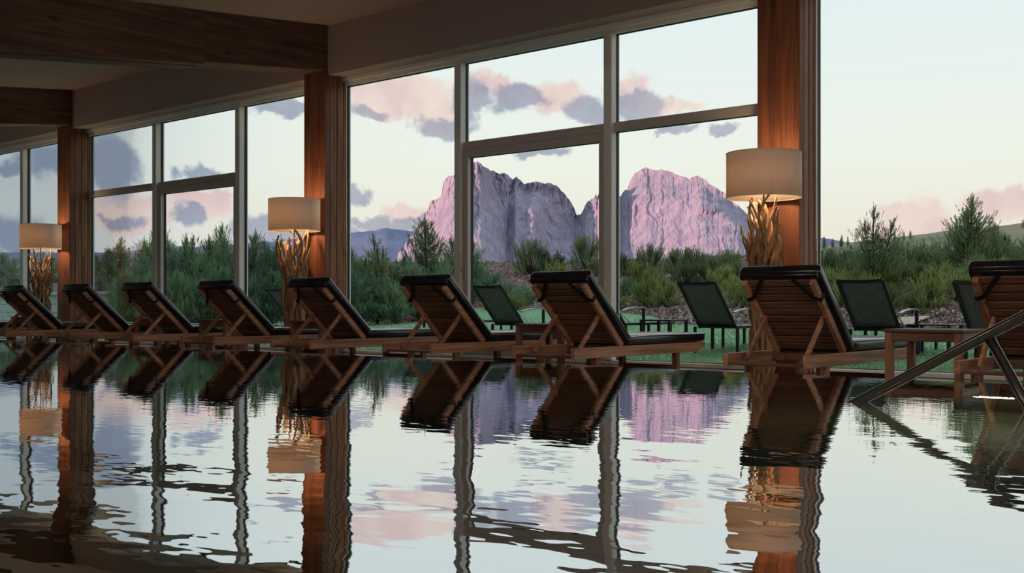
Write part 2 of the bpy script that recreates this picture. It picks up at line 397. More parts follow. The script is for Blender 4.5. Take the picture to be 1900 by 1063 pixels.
w_ = bpy.data.objects.new('window_7', None); COL.objects.link(w_); tag(w_, kind='structure')  # unseen end glazing, put in for more daylight on the left
ys_ = [YB + (10.25 - YB) * k / 6 for k in range(7)]
for k in range(6):
    MB().box((XL - 0.15, ys_[k] - 0.06, 0.1), (XL - 0.03, ys_[k] + 0.06, 2.9), 0.006).build('mullion', 'frame_paint', w_)
    MB().box((XL - 0.1, ys_[k] + 0.06, 0.1), (XL - 0.09, ys_[k + 1] - 0.06, 2.9)).build('pane', 'glass', w_)
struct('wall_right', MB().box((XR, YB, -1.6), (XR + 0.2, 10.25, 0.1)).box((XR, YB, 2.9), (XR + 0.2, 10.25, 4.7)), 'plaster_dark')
w_ = bpy.data.objects.new('window_5', None); COL.objects.link(w_); tag(w_, kind='structure')  # unseen glazed opening added to light the hall from the right
ys_ = [YB + (10.25 - YB) * k / 6 for k in range(7)]
for k in range(6):
    MB().box((XR + 0.03, ys_[k] - 0.06, 0.1), (XR + 0.15, ys_[k] + 0.06, 2.9), 0.006).build('mullion', 'frame_paint', w_)
    MB().box((XR + 0.09, ys_[k] + 0.06, 0.1), (XR + 0.1, ys_[k + 1] - 0.06, 2.9)).build('pane', 'glass', w_)
struct('valley_ground', MB().lathe([(0, -2.2), (300, -2.2), (3000, -8), (30000, -60)], 48), 'meadow', fix=False)

def beam_obj(cx, label):
    t = thing('ceiling_beam', label, 'beam', (cx, 9.65, 0), group=None)
    def prism(name, x0, x1, ya, yb, dz, top=0.0):
        mb = MB(); pts = []
        for y in (ya, yb):
            zb = 3.63 - 0.115 * (9.65 - y) - dz; zt = ceil_z(y) - 0.002 - top
            pts += [(x0, y - 9.65, zb), (x1, y - 9.65, zb), (x1, y - 9.65, zt), (x0, y - 9.65, zt)]
        mb.add(pts, [(0, 1, 2, 3), (7, 6, 5, 4), (0, 4, 5, 1), (1, 5, 6, 2), (2, 6, 7, 3), (3, 7, 4, 0)])
        return mb.build(name, 'wood_beam', t)
    prism('beam_end', -0.22, 0.22, 7.6, 9.66, 0.0)
    for k in range(3):                                  # laminated boards of the inner length
        xa = -0.255 + 0.17 * k
        prism('lamella', xa + 0.004, xa + 0.166, YB, 7.66, 0.03 + (0.012 if k == 1 else 0))
    return t
def column_obj(cx, label):
    t = thing('timber_column', label, 'column', (cx, 9.6, DECK))
    H = 3.63 - DECK - 0.002
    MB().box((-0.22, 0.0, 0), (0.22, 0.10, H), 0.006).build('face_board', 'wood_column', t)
    ys = [0.103, 0.17, 0.225, 0.285, 0.335, 0.395]
    for k in range(5):
        ins = (0.0, 0.007, 0.0, 0.006, 0.002)[k]
        MB().box((-0.22 + ins, ys[k], 0), (0.22 - ins, ys[k + 1] - 0.003, H), 0.005).build('lamella', 'wood_column_side_lit', t)
    return t
clab = ['square brown timber column by the end of the window front', 'square brown timber column beside the wide pane, behind the lounger by the small table and handrail',
        'square brown timber column between the two glazed garden doors', 'square brown timber column facing the raised stone terrace', 'square brown timber column near the end wall']
blab = ['dark timber ceiling beam over the steel handrail side', 'dark timber ceiling beam above the column beside the wide pane', 'dark timber ceiling beam ending above the column between the garden doors',
        'dark timber ceiling beam ending above the column facing the stone terrace', 'dark timber ceiling beam close to the end wall']
for i, cx in enumerate(COLX):
    column_obj(cx, clab[i]); beam_obj(cx, blab[i])
for i in range(4):
    a, b_ = (COLX[i + 1] + 0.22 if i < 3 else XL), COLX[i] - 0.22
    zt = [ceil_z(9.65), ceil_z(10.2)]
    mb = MB(); mb.add([(a, 9.65, 3.57), (b_, 9.65, 3.57), (b_, 10.2, 3.57), (a, 10.2, 3.57), (a, 9.65, zt[0]), (b_, 9.65, zt[0]), (b_, 10.2, zt[1]), (a, 10.2, zt[1])],
        [(0, 1, 2, 3), (4, 7, 6, 5), (0, 4, 5, 1), (1, 5, 6, 2), (2, 6, 7, 3), (3, 7, 4, 0)])
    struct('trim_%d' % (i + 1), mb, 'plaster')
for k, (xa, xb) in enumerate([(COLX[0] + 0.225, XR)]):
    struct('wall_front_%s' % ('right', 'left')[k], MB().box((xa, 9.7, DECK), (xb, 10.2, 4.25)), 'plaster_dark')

# windows: frames stand between the columns, y 9.95 - 10.07
FY0, FY1, GY = 9.95, 10.06, 10.01
ZS, ZH, ZT0, ZT1 = -0.20, 3.46, 2.36, 2.465
def bay(idx, xa, xb, mull, panes):
    w_ = struct_empty('window_%d' % idx)
    fr = lambda nm, a, b_, c=0.008: MB().box(a, b_, c).build(nm, 'frame_paint' if nm == 'transom' else 'frame_white', w_)
    fr('head_frame', (xa, FY0, ZH), (xb, FY1, 3.57)); fr('head_cover', (xa, FY0 - 0.05, 3.515), (xb, FY0, 3.57), 0.004)
    fr('sill', (xa, FY0 - 0.03, DECK + 0.001), (xb, FY1 + 0.04, ZS))
    fr('jamb', (xa, FY0 + 0.03, ZS), (xa + 0.018, FY1, ZH)); fr('jamb', (xb - 0.018, FY0 + 0.03, ZS), (xb, FY1, ZH))
    for mx_ in mull: fr('mullion', (mx_ - 0.055, FY0 - 0.06, ZS), (mx_ + 0.055, FY1, ZH))
    xs = [xa + 0.018] + [q for mx_ in mull for q in (mx_ - 0.055, mx_ + 0.055)] + [xb - 0.018]
    for k, kind in enumerate(panes):
        x0, x1 = xs[2 * k], xs[2 * k + 1]
        g = lambda a, b_, p: MB().box((a[0], GY - 0.006, a[1]), (b_[0], GY + 0.006, b_[1])).build('pane', 'glass', p)
        def gask(a, b_, p):
            mb = MB(); t = 0.006
            for q in (((a[0], a[1]), (b_[0], a[1] + t)), ((a[0], b_[1] - t), (b_[0], b_[1])), ((a[0], a[1]), (a[0] + t, b_[1])), ((b_[0] - t, a[1]), (b_[0], b_[1]))):
                mb.box((q[0][0], GY - 0.02, q[0][1]), (q[1][0], GY + 0.02, q[1][1]))
            mb.build('gasket', 'gasket', p)
        if kind == 'full':
            g((x0, ZS), (x1, ZH), w_); gask((x0, ZS), (x1, ZH), w_)
        else:
            fr('transom', (x0, FY0 - 0.01, ZT0), (x1, FY1, ZT1))
            g((x0, ZT1), (x1, ZH), w_); gask((x0, ZT1), (x1, ZH), w_)
            if kind == 'fixed': g((x0, ZS), (x1, ZT0), w_); gask((x0, ZS), (x1, ZT0), w_)
            else:
                side = -1 if kind == 'door_l' else 1
                d_ = struct_empty('door_%d' % idx)
                st = 0.088
                dr = lambda nm, a, b_: MB().box(a, b_, 0.006).build(nm, 'frame_paint', d_)
                ya, yb = FY0 - 0.025, FY1 - 0.03
                dr('stile', (x0 + 0.002, ya, ZS + 0.004), (x0 + st, yb, ZT0 - 0.003)); dr('stile', (x1 - st, ya, ZS + 0.004), (x1 - 0.002, yb, ZT0 - 0.003))
                dr('top_rail', (x0 + st, ya, ZT0 - 0.092), (x1 - st, yb, ZT0 - 0.003)); dr('bottom_rail', (x0 + st, ya, ZS + 0.004), (x1 - st, yb, ZS + 0.1))
                g((x0 + st, ZS + 0.1), (x1 - st, ZT0 - 0.092), d_); gask((x0 + st, ZS + 0.1), (x1 - st, ZT0 - 0.092), d_)
                hx = x0 + 0.045 if side < 0 else x1 - 0.045
                h = MB().box((hx - 0.016, ya - 0.012, 0.74), (hx + 0.016, ya, 0.90), 0.004).tube([(hx, ya - 0.01, 0.86), (hx, ya - 0.055, 0.86), (hx - 0.012, ya - 0.062, 0.875), (hx - 0.012, ya - 0.062, 1.08)], 0.0095, 8)
                h.build('handle', 'handle_metal', d_)
    return w_
c = COLX
bay(1, c[1] + 0.22, c[0] - 0.22, [c[1] + 2.42, c[1] + 4.7], ['full', 'full', 'full'])
bay(2, c[2] + 0.22, c[1] - 0.22, [-9.076, -6.797], ['full', 'door_l', 'fixed'])
bay(3, c[3] + 0.22, c[2] - 0.22, [-15.925, -13.64], ['fixed', 'door_r', 'full'])
bay(4, XL, c[3] - 0.22, [-20.55], ['full', 'full'])

# recessed downlights in the rear part of the ceiling
for i, (x, y) in enumerate([(-4.3, 1.5), (-1.4, 1.5), (1.8, 1.5), (4.6, 1.5), (-5.4, -3), (-1.5, -3), (3, -3)]):
    t = thing('ceiling_downlight', 'small round recessed downlight in the pale ceiling over the pool', 'light', (x, y, ceil_z(y)), group='downlights in the pool hall ceiling')
    MB().lathe([(0.05, -0.004), (0.085, -0.012), (0.09, 0.0), (0.05, 0.0)], 20).build('trim_ring', 'bezel', t)
    MB().lathe([(0.0, -0.003), (0.05, -0.003)], 20).build('lens', 'spot_glow', t, fix=False)
    ld = bpy.data.lights.new('downlight', 'SPOT'); lo = bpy.data.objects.new('downlight', ld); COL.objects.link(lo); lo.parent = t
    lo.location = (0, 0, -0.03); ld.energy = 110; ld.color = (1.0, 0.82, 0.68); ld.spot_size = math.radians(120); ld.spot_blend = 0.6; ld.shadow_soft_size = 0.05
    d = Vector((-0.5, 0.95, -1)); lo.rotation_euler = d.to_track_quat('-Z', 'Y').to_euler()

# ------------------------------------------------------------------ wooden sun loungers
def make_lounger():
    t = thing('sun_lounger', 'x', 'sun lounger', group='wooden loungers along the pool edge')
    W, L, rt = 0.315, 2.05, 0.036
    for s in (-1, 1):
        x0, x1 = s * W, s * (W - rt)
        mb = MB(); prof = [(0, 0.24), (L - 0.16, 0.24), (L - 0.03, 0.272), (L, 0.3), (L, 0.326), (0, 0.326)]
        n = len(prof); mb.add([(x0, y, z) for y, z in prof] + [(x1, y, z) for y, z in prof], [tuple(range(n)), tuple(range(2 * n - 1, n - 1, -1))] + [(i, (i + 1) % n, n + (i + 1) % n, n + i) for i in range(n)])
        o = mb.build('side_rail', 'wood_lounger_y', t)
        mo = o.modifiers.new('edge', 'BEVEL'); mo.width = 0.004; mo.segments = 2
    inn = W - rt
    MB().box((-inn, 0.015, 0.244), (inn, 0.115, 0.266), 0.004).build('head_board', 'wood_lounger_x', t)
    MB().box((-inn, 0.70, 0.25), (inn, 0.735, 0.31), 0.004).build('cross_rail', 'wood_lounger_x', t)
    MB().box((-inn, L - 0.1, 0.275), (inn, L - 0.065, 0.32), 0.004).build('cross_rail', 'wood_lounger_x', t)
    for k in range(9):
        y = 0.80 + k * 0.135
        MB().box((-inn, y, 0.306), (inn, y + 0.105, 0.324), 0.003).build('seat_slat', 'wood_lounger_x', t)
    for s in (-1, 1):
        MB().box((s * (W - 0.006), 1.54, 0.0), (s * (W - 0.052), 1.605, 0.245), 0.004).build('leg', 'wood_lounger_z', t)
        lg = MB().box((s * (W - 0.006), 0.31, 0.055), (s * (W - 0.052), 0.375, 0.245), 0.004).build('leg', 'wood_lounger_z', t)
        MB().lathe([(0.0, -0.018), (0.05, -0.018), (0.062, -0.012), (0.062, 0.012), (0.05, 0.018), (0.0, 0.018)], 20, (s * (W - 0.078), 0.343, 0.062), 'x').build('wheel', 'rubber', lg)
        MB().lathe([(0.0, -0.022), (0.016, -0.022), (0.016, 0.022), (0, 0.022)], 10, (s * (W - 0.078), 0.343, 0.062), 'x').build('hub', 'brass_dark', lg)
    MB().box((-W + 0.05, 1.56, 0.09), (W - 0.05, 1.585, 0.13), 0.004).build('stretcher', 'wood_lounger_x', t)
    MB().tube([(-W + 0.05, 0.343, 0.062), (W - 0.05, 0.343, 0.062)], 0.008, 8).build('axle', 'brass_dark', t)
    # backrest
    p0 = Vector((0, 0.745, 0.325)); b_ = Vector((0, -0.7277, 0.6857)); nrm = Vector((0, 0.6857, 0.7277)); BL = 0.735
    sw = inn - 0.006
    for s in (-1, 1):
        q = p0 + Vector((s * (sw - 0.02), 0, 0))
        MB().beam(q, q + b_ * BL, 0.038, 0.056, 0.005, up=nrm).build('back_stile', 'wood_lounger_y', t)
        a1 = Vector((s * (sw - 0.058), 0.475, 0.545)); a0 = Vector((s * (sw - 0.058), 0.165, 0.275))
        a1 = p0 + b_ * 0.37 + Vector((s * (sw - 0.056), 0, 0)); 
        MB().beam(a0, a1, 0.022, 0.042, 0.004).build('strut', 'wood_lounger_y', t)
    ns = 10
    for k in range(ns):
        q = p0 + b_ * (0.03 + (BL - 0.075) * k / (ns - 1) + 0.018) + nrm * 0.012
        h = (BL - 0.075) / (ns - 1)
        MB().beam(q + Vector((-sw + 0.04, 0, 0)), q + Vector((sw - 0.04, 0, 0)), h - 0.013, 0.016, 0.003, up=nrm).build('slat', 'wood_lounger_x', t)
    # cushions
    CW = 0.302
    vs, fs = rbox((-CW, 0, 0), (CW, 0.83, 0.085), 0.028)
    M = Matrix((Vector((1, 0, 0)), b_, nrm)).transposed().to_4x4(); M.translation = p0 + nrm * 0.032 - b_ * 0.04
    bc = MB().add([M @ Vector(p) for p in vs], fs).build('back_cushion', 'leather', t, smooth=True)
    # stitched top flap folded over the head of the back
    vs, fs = rbox((-CW + 0.012, 0.77, -0.022), (CW - 0.012, 0.822, 0.03), 0.012, 2)
    MB().add([M @ Vector(p) for p in vs], fs).build('top_flap', 'leather', bc, smooth=True)
    for s in (-1, 1):
        lo_ = lambda x, y, off: p0 + b_ * y + nrm * off + Vector((x, 0, 0))
        mb = MB()
        mb.beam(lo_(s * (sw - 0.165), 0.765, 0.0), lo_(s * (sw - 0.05), 0.60, -0.031), 0.03, 0.004, 0.0, up=nrm)
        mb.beam(lo_(s * (sw - 0.055), 0.605, -0.031), lo_(s * (sw + 0.006), 0.575, -0.031), 0.03, 0.004, 0.0, up=nrm)
        mb.beam(lo_(s * (sw + 0.003), 0.575, -0.032), lo_(s * (sw + 0.012), 0.575, 0.07), 0.03, 0.004, 0.0, up=(1, 0, 0))
        mb.build('strap', 'strap', bc)
    vs, fs = rbox((-CW, 0.765, 0.328), (CW, L + 0.03, 0.412), 0.028)
    sc = MB().add(vs, fs).build('seat_cushion', 'leather', t, smooth=True)
    def loop(z, y0, y1, w): return [(-w, y0, z), (w, y0, z), (w, y1, z), (-w, y1, z), (-w, y0, z)]
    MB().tube(loop(0.398, 0.775, L + 0.022, CW - 0.004), 0.004, 6, False).build('piping', 'strap', sc)
    return t
LY0 = 6.70
lounger = make_lounger(); remember(lounger)
lx = [(1770, 'left'), (1499, 'right'), (1065.5, 'right'), (802, 'right'), (577, 'right'), (398, 'right'), (247.5, 'right'), (130, 'right'), (9, 'right'), (-105, 'right')]
llab = ['wooden sun lounger with black cushion behind the steel handrail', 'second wooden sun lounger from the steel handrail, in front of a driftwood lamp and column',
        'third wooden sun lounger from the steel handrail, its far rail ending before the lawn', 'fourth wooden sun lounger from the steel handrail, by the garden door handle',
        'fifth wooden sun lounger from the steel handrail, before the middle driftwood lamp', 'sixth wooden sun lounger from the steel handrail',
        'seventh wooden sun lounger from the steel handrail', 'eighth wooden sun lounger from the steel handrail, before the column by the terrace',
        'ninth wooden sun lounger from the steel handrail, near the far driftwood lamp', 'tenth wooden sun lounger from the steel handrail, only its foot end in sight']
LX = []
for i, (u, side) in enumerate(lx):
    o = lounger if i == 0 else copy_tree(lounger)
    x = x_at(u, LY0) + (0.315 if side == 'left' else -0.315); LX.append(x)
    o.location = (x, LY0, DECK); o['label'] = llab[i]

# small wooden side tables
def make_table():
    t = thing('side_table', 'x', 'table', group='small wooden tables between the loungers')
    w_, d_, h = 0.275, 0.26, 0.495
    for k in range(5):
        ya = -d_ + k * (2 * d_ / 5)
        MB().box((-w_, ya + 0.003, h - 0.02), (w_, ya + 2 * d_ / 5 - 0.003, h), 0.003).build('top_slat', 'wood_lounger_x', t)
    for sx in (-1, 1):
        for sy in (-1, 1):
            MB().box((sx * (w_ - 0.012), sy * (d_ - 0.012), 0), (sx * (w_ - 0.064), sy * (d_ - 0.064), h - 0.021), 0.004).build('leg', 'wood_lounger_z', t)
        MB().box((sx * (w_ - 0.02), -d_ + 0.065, h - 0.085), (sx * (w_ - 0.042), d_ - 0.065, h - 0.022), 0.003).build('apron', 'wood_lounger_y', t)
        MB().box((-w_ + 0.065, sx * (d_ - 0.02), h - 0.085), (w_ - 0.065, sx * (d_ - 0.042), h - 0.022), 0.003).build('apron', 'wood_lounger_x', t)
    return t
table = make_table(); remember(table)
TB = [((LX[0] + LX[1]) / 2 + 0.02, 7.72, 'wooden side table beside the first lounger behind the steel handrail'),
      ((LX[2] + LX[3]) / 2 + 0.08, 7.76, 'wooden side table between third and fourth lounger from the handrail'),
      ((LX[4] + LX[5]) / 2 + 0.03, 7.76, 'wooden side table between fifth and sixth lounger from the handrail'),
      ((LX[5] + LX[6]) / 2 - 0.03, 7.7, 'wooden side table between sixth and seventh lounger from the handrail'),
      ((LX[6] + LX[7]) / 2 - 0.05, 7.76, 'wooden side table between seventh and eighth lounger from the handrail'),
      ((LX[8] + LX[9]) / 2, 7.76, 'wooden side table beyond the ninth lounger from the handrail')]
for i, (x, y, lb) in enumerate(TB):
    o = table if i == 0 else copy_tree(table); o.location = (x, y, DECK); o['label'] = lb

# ------------------------------------------------------------------ driftwood lamps
def branch_pts(rng, r0, flare, h, ph, tw, amp):
    pts = []; n = 30; k1, k2 = rng.uniform(0, 6.3), rng.uniform(0, 6.3); f1, f2 = rng.uniform(9, 15), rng.uniform(15, 24)
    for i in range(n + 1):
        t = i / n; z = t * h; q = z / 1.72
        env = 0.075 + 0.055 * math.sin(min(1, q * 1.4) * math.pi * 0.5) + (max(0, q - 0.58) / 0.42) ** 1.6 * flare
        a = ph + tw * t + 0.30 * math.sin(f1 * t + k1); am = amp * (0.5 + 0.7 * t)
        pts.append((env * r0 * math.cos(a) + am * math.sin(f2 * t + k2), env * r0 * math.sin(a) + am * math.cos(f1 * 1.3 * t + k1), z))
    return pts
def make_lamp(seed, label, loc, thick, amp):
    t = thing('driftwood_floor_lamp', label, 'floor lamp', loc, group='driftwood floor lamps in front of the columns')
    rng = random.Random(seed); nb = 30
    for k in range(nb):
        ph = 2 * math.pi * (k / nb) * 3 + rng.uniform(-.3, .3)
        r0 = (1.12, 0.8, 0.4)[k % 3] * rng.uniform(0.9, 1.1)
        h = rng.uniform(1.5, 1.72) if rng.random() < 0.5 else rng.uniform(1.0, 1.5)
        pts = branch_pts(rng, r0, rng.uniform(0.05, 0.15), h, ph, rng.uniform(-1.8, 1.8), amp * rng.uniform(0.6, 1.3))
        rad = thick * rng.uniform(0.75, 1.3); m_ = len(pts) - 1; kk = rng.uniform(0, 6)
        rs = [rad * (1.15 - 0.62 * (i / m_) ** 1.6) * (1 + 0.12 * math.sin(i * 1.3 + kk)) for i in range(m_ + 1)]
        MB().tube(pts, rs, 8).build('branch', 'driftwood', t, smooth=True)
        if h > 1.35 and rng.random() < 0.7:
            i0 = rng.randint(17, 22); q = Vector(pts[i0]); dr = Vector((q.x, q.y, 0)).normalized(); sd2 = Vector((-dr.y, dr.x, 0)) * rng.uniform(-.06, .06)
            sp = [q, q + dr * 0.035 + Vector((0, 0, 0.07)) + sd2 * .6, q + dr * 0.05 + Vector((0, 0, 0.15)) + sd2, q + dr * 0.09 + Vector((0, 0, 0.22)) + sd2 * .5, q + dr * 0.10 + Vector((0, 0, 0.30)) + sd2 * 1.2]
            MB().tube(sp, [rad * .75, rad * .65, rad * .55, rad * .45, rad * .25], 7).build('twig', 'driftwood', t, smooth=True)
    MB().lathe([(0, 0), (0.13, 0), (0.13, 0.02), (0.0, 0.025)], 24).build('base_plate', 'brass_dark', t)
    MB().tube([(0, 0, 1.2), (0, 0, 1.96)], 0.008, 8).build('stem', 'brass_dark', t)
    zb, zt, r = 1.668, 2.085, 0.345
    sh = MB().lathe([(r, zb), (r, zt)], 64).build('lamp_shade', 'shade_cloth', t, smooth=True)
    mo = sh.modifiers.new('cloth', 'SOLIDIFY'); mo.thickness = 0.003
    MB().tube([(r * math.cos(a * math.pi / 24), r * math.sin(a * math.pi / 24), zb) for a in range(49)], 0.004, 6, False).build('rim', 'shade_cloth', sh)
    MB().tube([(r * math.cos(a * math.pi / 24), r * math.sin(a * math.pi / 24), zt) for a in range(49)], 0.004, 6, False).build('rim', 'shade_cloth', sh)
    sp = MB()
    for k in range(3): a = k * 2.094; sp.tube([(0, 0, 1.95), (r * math.cos(a), r * math.sin(a), 1.97)], 0.003, 6)
    sp.build('spider', 'brass_dark', sh)
    MB().lathe([(0, 1.84), (0.02, 1.845), (0.032, 1.88), (0.03, 1.915), (0.016, 1.94), (0.0, 1.942)], 16, (0.06, 0, 0)).build('bulb', 'bulb_glow', t, smooth=True)
    MB().lathe([(0, 1.84), (0.02, 1.845), (0.032, 1.88), (0.03, 1.915), (0.016, 1.94), (0.0, 1.942)], 16, (-0.06, 0, 0)).build('bulb', 'bulb_glow', t, smooth=True)
    ld = bpy.data.lights.new('lamp_light', 'POINT'); lo = bpy.data.objects.new('lamp_light', ld); COL.objects.link(lo); lo.parent = t
    lo.location = (0, 0, 1.885); ld.energy = 30; ld.color = (1.0, 0.64, 0.36); ld.shadow_soft_size = 0.04
    return t
LAY = 9.2
make_lamp(3, 'driftwood floor lamp with drum shade, before the column beside the wide pane', (x_at(1417, LAY), LAY, DECK), 0.021, 0.024)
make_lamp(11, 'driftwood floor lamp with drum shade, before the column between the garden doors', (x_at(546, LAY), LAY, DECK), 0.025, 0.014)
make_lamp(19, 'driftwood floor lamp with drum shade, before the column facing the stone terrace', (x_at(75.5, LAY), LAY, DECK), 0.017, 0.032)

# ------------------------------------------------------------------ steel handrail and underwater light
t = thing('pool_handrail', 'brushed steel tube handrail sloping down into the pool water', 'handrail', (-1.767, 4.456, 0))
sl = 0.297 / (1.767 - 1.2375)
MB().tube([(-0.9, 0, -0.9 * sl), (0, 0, 0), (1.1, 0, 1.1 * sl), (1.55, 0, 1.52 * sl), (1.75, 0, 1.55 * sl), (1.83, 0, 1.3 * sl), (1.83, 0, -1.4)], 0.0215, 20).build('rail', 'steel', t, smooth=True)
jx = -1.2375 + 1.767
MB().tube([(jx, 0, 0.285), (jx + 0.129 * 4.2, 0, 0.285 - 0.242 * 4.2)], 0.0205, 20).build('brace', 'steel', t, smooth=True)
MB().lathe([(0, 0), (0.045, 0), (0.045, 0.01), (0.02, 0.012)], 20, (1.83, 0, -1.4)).build('foot_flange', 'steel', t)
lxw = x_at(1852, EDGE)
t = thing('underwater_light', 'row of white lights glowing under water on the pool wall', 'light', (lxw, EDGE - 0.03, -0.74))
MB().box((-0.12, 0.0, -0.05), (0.12, 0.02, 0.05), 0.006).build('housing', 'bezel', t)
for k in range(6):
    MB().lathe([(0, -0.02), (0.008, -0.018), (0.011, -0.008), (0.011, 0.0)], 12, (-0.075 + 0.03 * k, 0, 0), 'y').build('lens', 'led_glow', t, smooth=True)
ld = bpy.data.lights.new('pool_lamp', 'AREA'); lo = bpy.data.objects.new('pool_lamp', ld); COL.objects.link(lo); lo.parent = t
ld.shape = 'RECTANGLE'; ld.size = 0.2; ld.size_y = 0.04; ld.energy = 8.0; ld.color = (0.95, 1.0, 0.62); lo.location = (0, -0.05, 0); lo.rotation_euler = (-math.pi / 2 + 0.5, 0, 0)

# ------------------------------------------------------------------ garden ground
def lawn_z(y): return -0.28 + 0.06 * (min(y, 24) - 10.3)
POLY = [(6, 15.4), (-4, 15.8), (-8, 16.2), (-9.9, 16.5), (-11.5, 18.4), (-14, 20.2), (-17.6, 21.2), (-19.6, 21.0), (-15.6, 16.2), (-18, 15.7), (-22, 15.2), (-46, 14.8), (-46, 60), (6, 60)]
PX = np.array(POLY)
def inside_dist(x, y):
    """signed distance to the edge of the planted bank, positive inside"""
    n = len(POLY); dmin = 1e9; ins = False
    for i in range(n):
        ax, ay = POLY[i]; bx, by = POLY[(i + 1) % n]
        vx, vy = bx - ax, by - ay; tt = max(0, min(1, ((x - ax) * vx + (y - ay) * vy) / (vx * vx + vy * vy)))
        d = math.hypot(x - ax - tt * vx, y - ay - tt * vy); dmin = min(dmin, d)
        if (ay > y) != (by > y) and x < (bx - ax) * (y - ay) / (by - ay) + ax: ins = not ins
    return dmin if ins else -dmin
def bank_z(x, y):
    d = inside_dist(x, y)
    if d <= 0: return lawn_z(y) - 0.05
    k = max(0, min(1, (x + 14) / 6)); h = (0.17 * (1 - k) + 0.07 * k) * min(d, 8)
    if d > 9: h -= 0.10 * min(d - 9, 14)
    return lawn_z(y) + h + 0.05 * noise.noise((x * 0.9, y * 0.9, 0)) * min(1, d)
def grid(fn, xs, ys):
    mb = MB(); mb.v = [(x, y, fn(x, y)) for y in ys for x in xs]; nx = len(xs)
    mb.f = [(j * nx + i, j * nx + i + 1, (j + 1) * nx + i + 1, (j + 1) * nx + i) for j in range(len(ys) - 1) for i in range(nx - 1)]
    return mb
fr_ = lambda a, b_, n: [a + (b_ - a) * i / (n - 1) for i in range(n)]
struct('lawn', grid(lambda x, y: lawn_z(y) - 0.02, fr_(-46, 8, 55), fr_(10.1, 36, 40)), 'lawn_soil', smooth=True, fix=False)
struct('planted_bank', grid(bank_z, fr_(-46, 6, 150), fr_(14.6, 40, 110)), 'mulch', smooth=True, fix=False)
# grass blades and bark chips: nobody could count them
rng = np.random.default_rng(5)
def tri_cloud(name, base, dirs, side, length, width, material, label, cat):
    n = len(base); L = length[:, None]; W = width[:, None] / 2
    v = np.empty((n, 3, 3)); v[:, 0] = base - side * W; v[:, 1] = base + side * W; v[:, 2] = base + dirs * L
    me = bpy.data.meshes.new(name); me.from_pydata(v.reshape(-1, 3).tolist(), [], np.arange(3 * n).reshape(-1, 3).tolist())
    me.materials.append(MATS[material]); o = bpy.data.objects.new(name, me); COL.objects.link(o)
    return tag(o, label, cat, kind='stuff')
n = 90000
gy = 10.3 + 11 * rng.random(n) ** 1.3; th = -np.radians(15 + 42 * rng.random(n)); gx = gy * np.tan(th)
keep = np.array([inside_dist(a, b_) < 0.05 for a, b_ in zip(gx, gy)]); gx, gy = gx[keep], gy[keep]; n = len(gx)
base = np.stack([gx, gy, np.array([lawn_z(y) - 0.02 for y in gy])], 1)
dirs = np.stack([rng.normal(0, .45, n), rng.normal(0, .45, n), np.ones(n)], 1); dirs /= np.linalg.norm(dirs, axis=1)[:, None]
a = rng.random(n) * 6.28; side = np.stack([np.cos(a), np.sin(a), 0 * a], 1)
tri_cloud('grass_blades', base, dirs, side, 0.028 + 0.022 * rng.random(n), 0.012 + 0 * a, 'grass', 'short green grass of the lawn outside the windows', 'grass')
n = 46000
gy = 15.4 + 14 * rng.random(n); th = -np.radians(14 + 36 * rng.random(n)); gx = gy * np.tan(th)
keep = np.array([inside_dist(a, b_) > -0.03 for a, b_ in zip(gx, gy)]); gx, gy = gx[keep], gy[keep]; n = len(gx)
base = np.stack([gx, gy, np.array([max(bank_z(a, b_), lawn_z(b_) - .02) + 0.012 for a, b_ in zip(gx, gy)])], 1)
dirs = np.stack([rng.normal(0, 1, n), rng.normal(0, 1, n), rng.normal(0.25, .3, n)], 1); dirs /= np.linalg.norm(dirs, axis=1)[:, None]
side = np.cross(dirs, np.array([0, 0, 1.0])); side /= np.linalg.norm(side, axis=1)[:, None]
tri_cloud('bark_mulch', base, dirs, side, 0.06 + 0.08 * rng.random(n), 0.03 + 0.04 * rng.random(n), 'mulch_chip', 'brown bark mulch strewn over the planted bank', 'mulch')

# ------------------------------------------------------------------ far landscape
def far_sheet(us, ds, zf):
    mb = MB()
    for d in ds:
        for u in us:
            x, y = at_depth(u, d); mb.v.append((x, y, zf(u, d)))
    nx = len(us); mb.f = [(j * nx + i, j * nx + i + 1, (j + 1) * nx + i + 1, (j + 1) * nx + i) for j in range(len(ds) - 1) for i in range(nx - 1)]
    return mb
def interp(pts, u):
    if u <= pts[0][0]: return pts[0][1]
    for (a, va), (b_, vb) in zip(pts, pts[1:]):
        if u <= b_: return va + (vb - va) * (u - a) / (b_ - a)
    return pts[-1][1]
# rolling meadow hills on the right; low ground elsewhere
HILL = [(-3000, 540), (600, 548), (1300, 520), (1480, 470), (1540, 452), (1600, 447), (1650, 441), (1700, 435), (1745, 428), (1800, 423), (1850, 420), (1900, 414), (2100, 395), (2600, 380), (4000, 420)]
def hill_z(u, d):
    top = z_at(interp(HILL, u) + 1.5 * noise.noise((u * 0.02, 0, 3)), 760.0)
    if d < 60: return -1.2
    t = min(1, (d - 60) / 700.0); z = -1.2 + (top + 1.2) * (t ** 1.25)
    if d > 760: z = top - (d - 760) * 0.06
    return z + 1.2 * noise.noise((u * 0.006, d * 0.01, 0)) * t
struct('meadow_hills', far_sheet(list(range(-2600, 4200, 25)), [30, 45, 60, 90, 130, 180, 240, 310, 390, 470, 550, 620, 680, 720, 745, 760, 775, 800, 900, 1200], hill_z), 'meadow', smooth=True, fix=False)
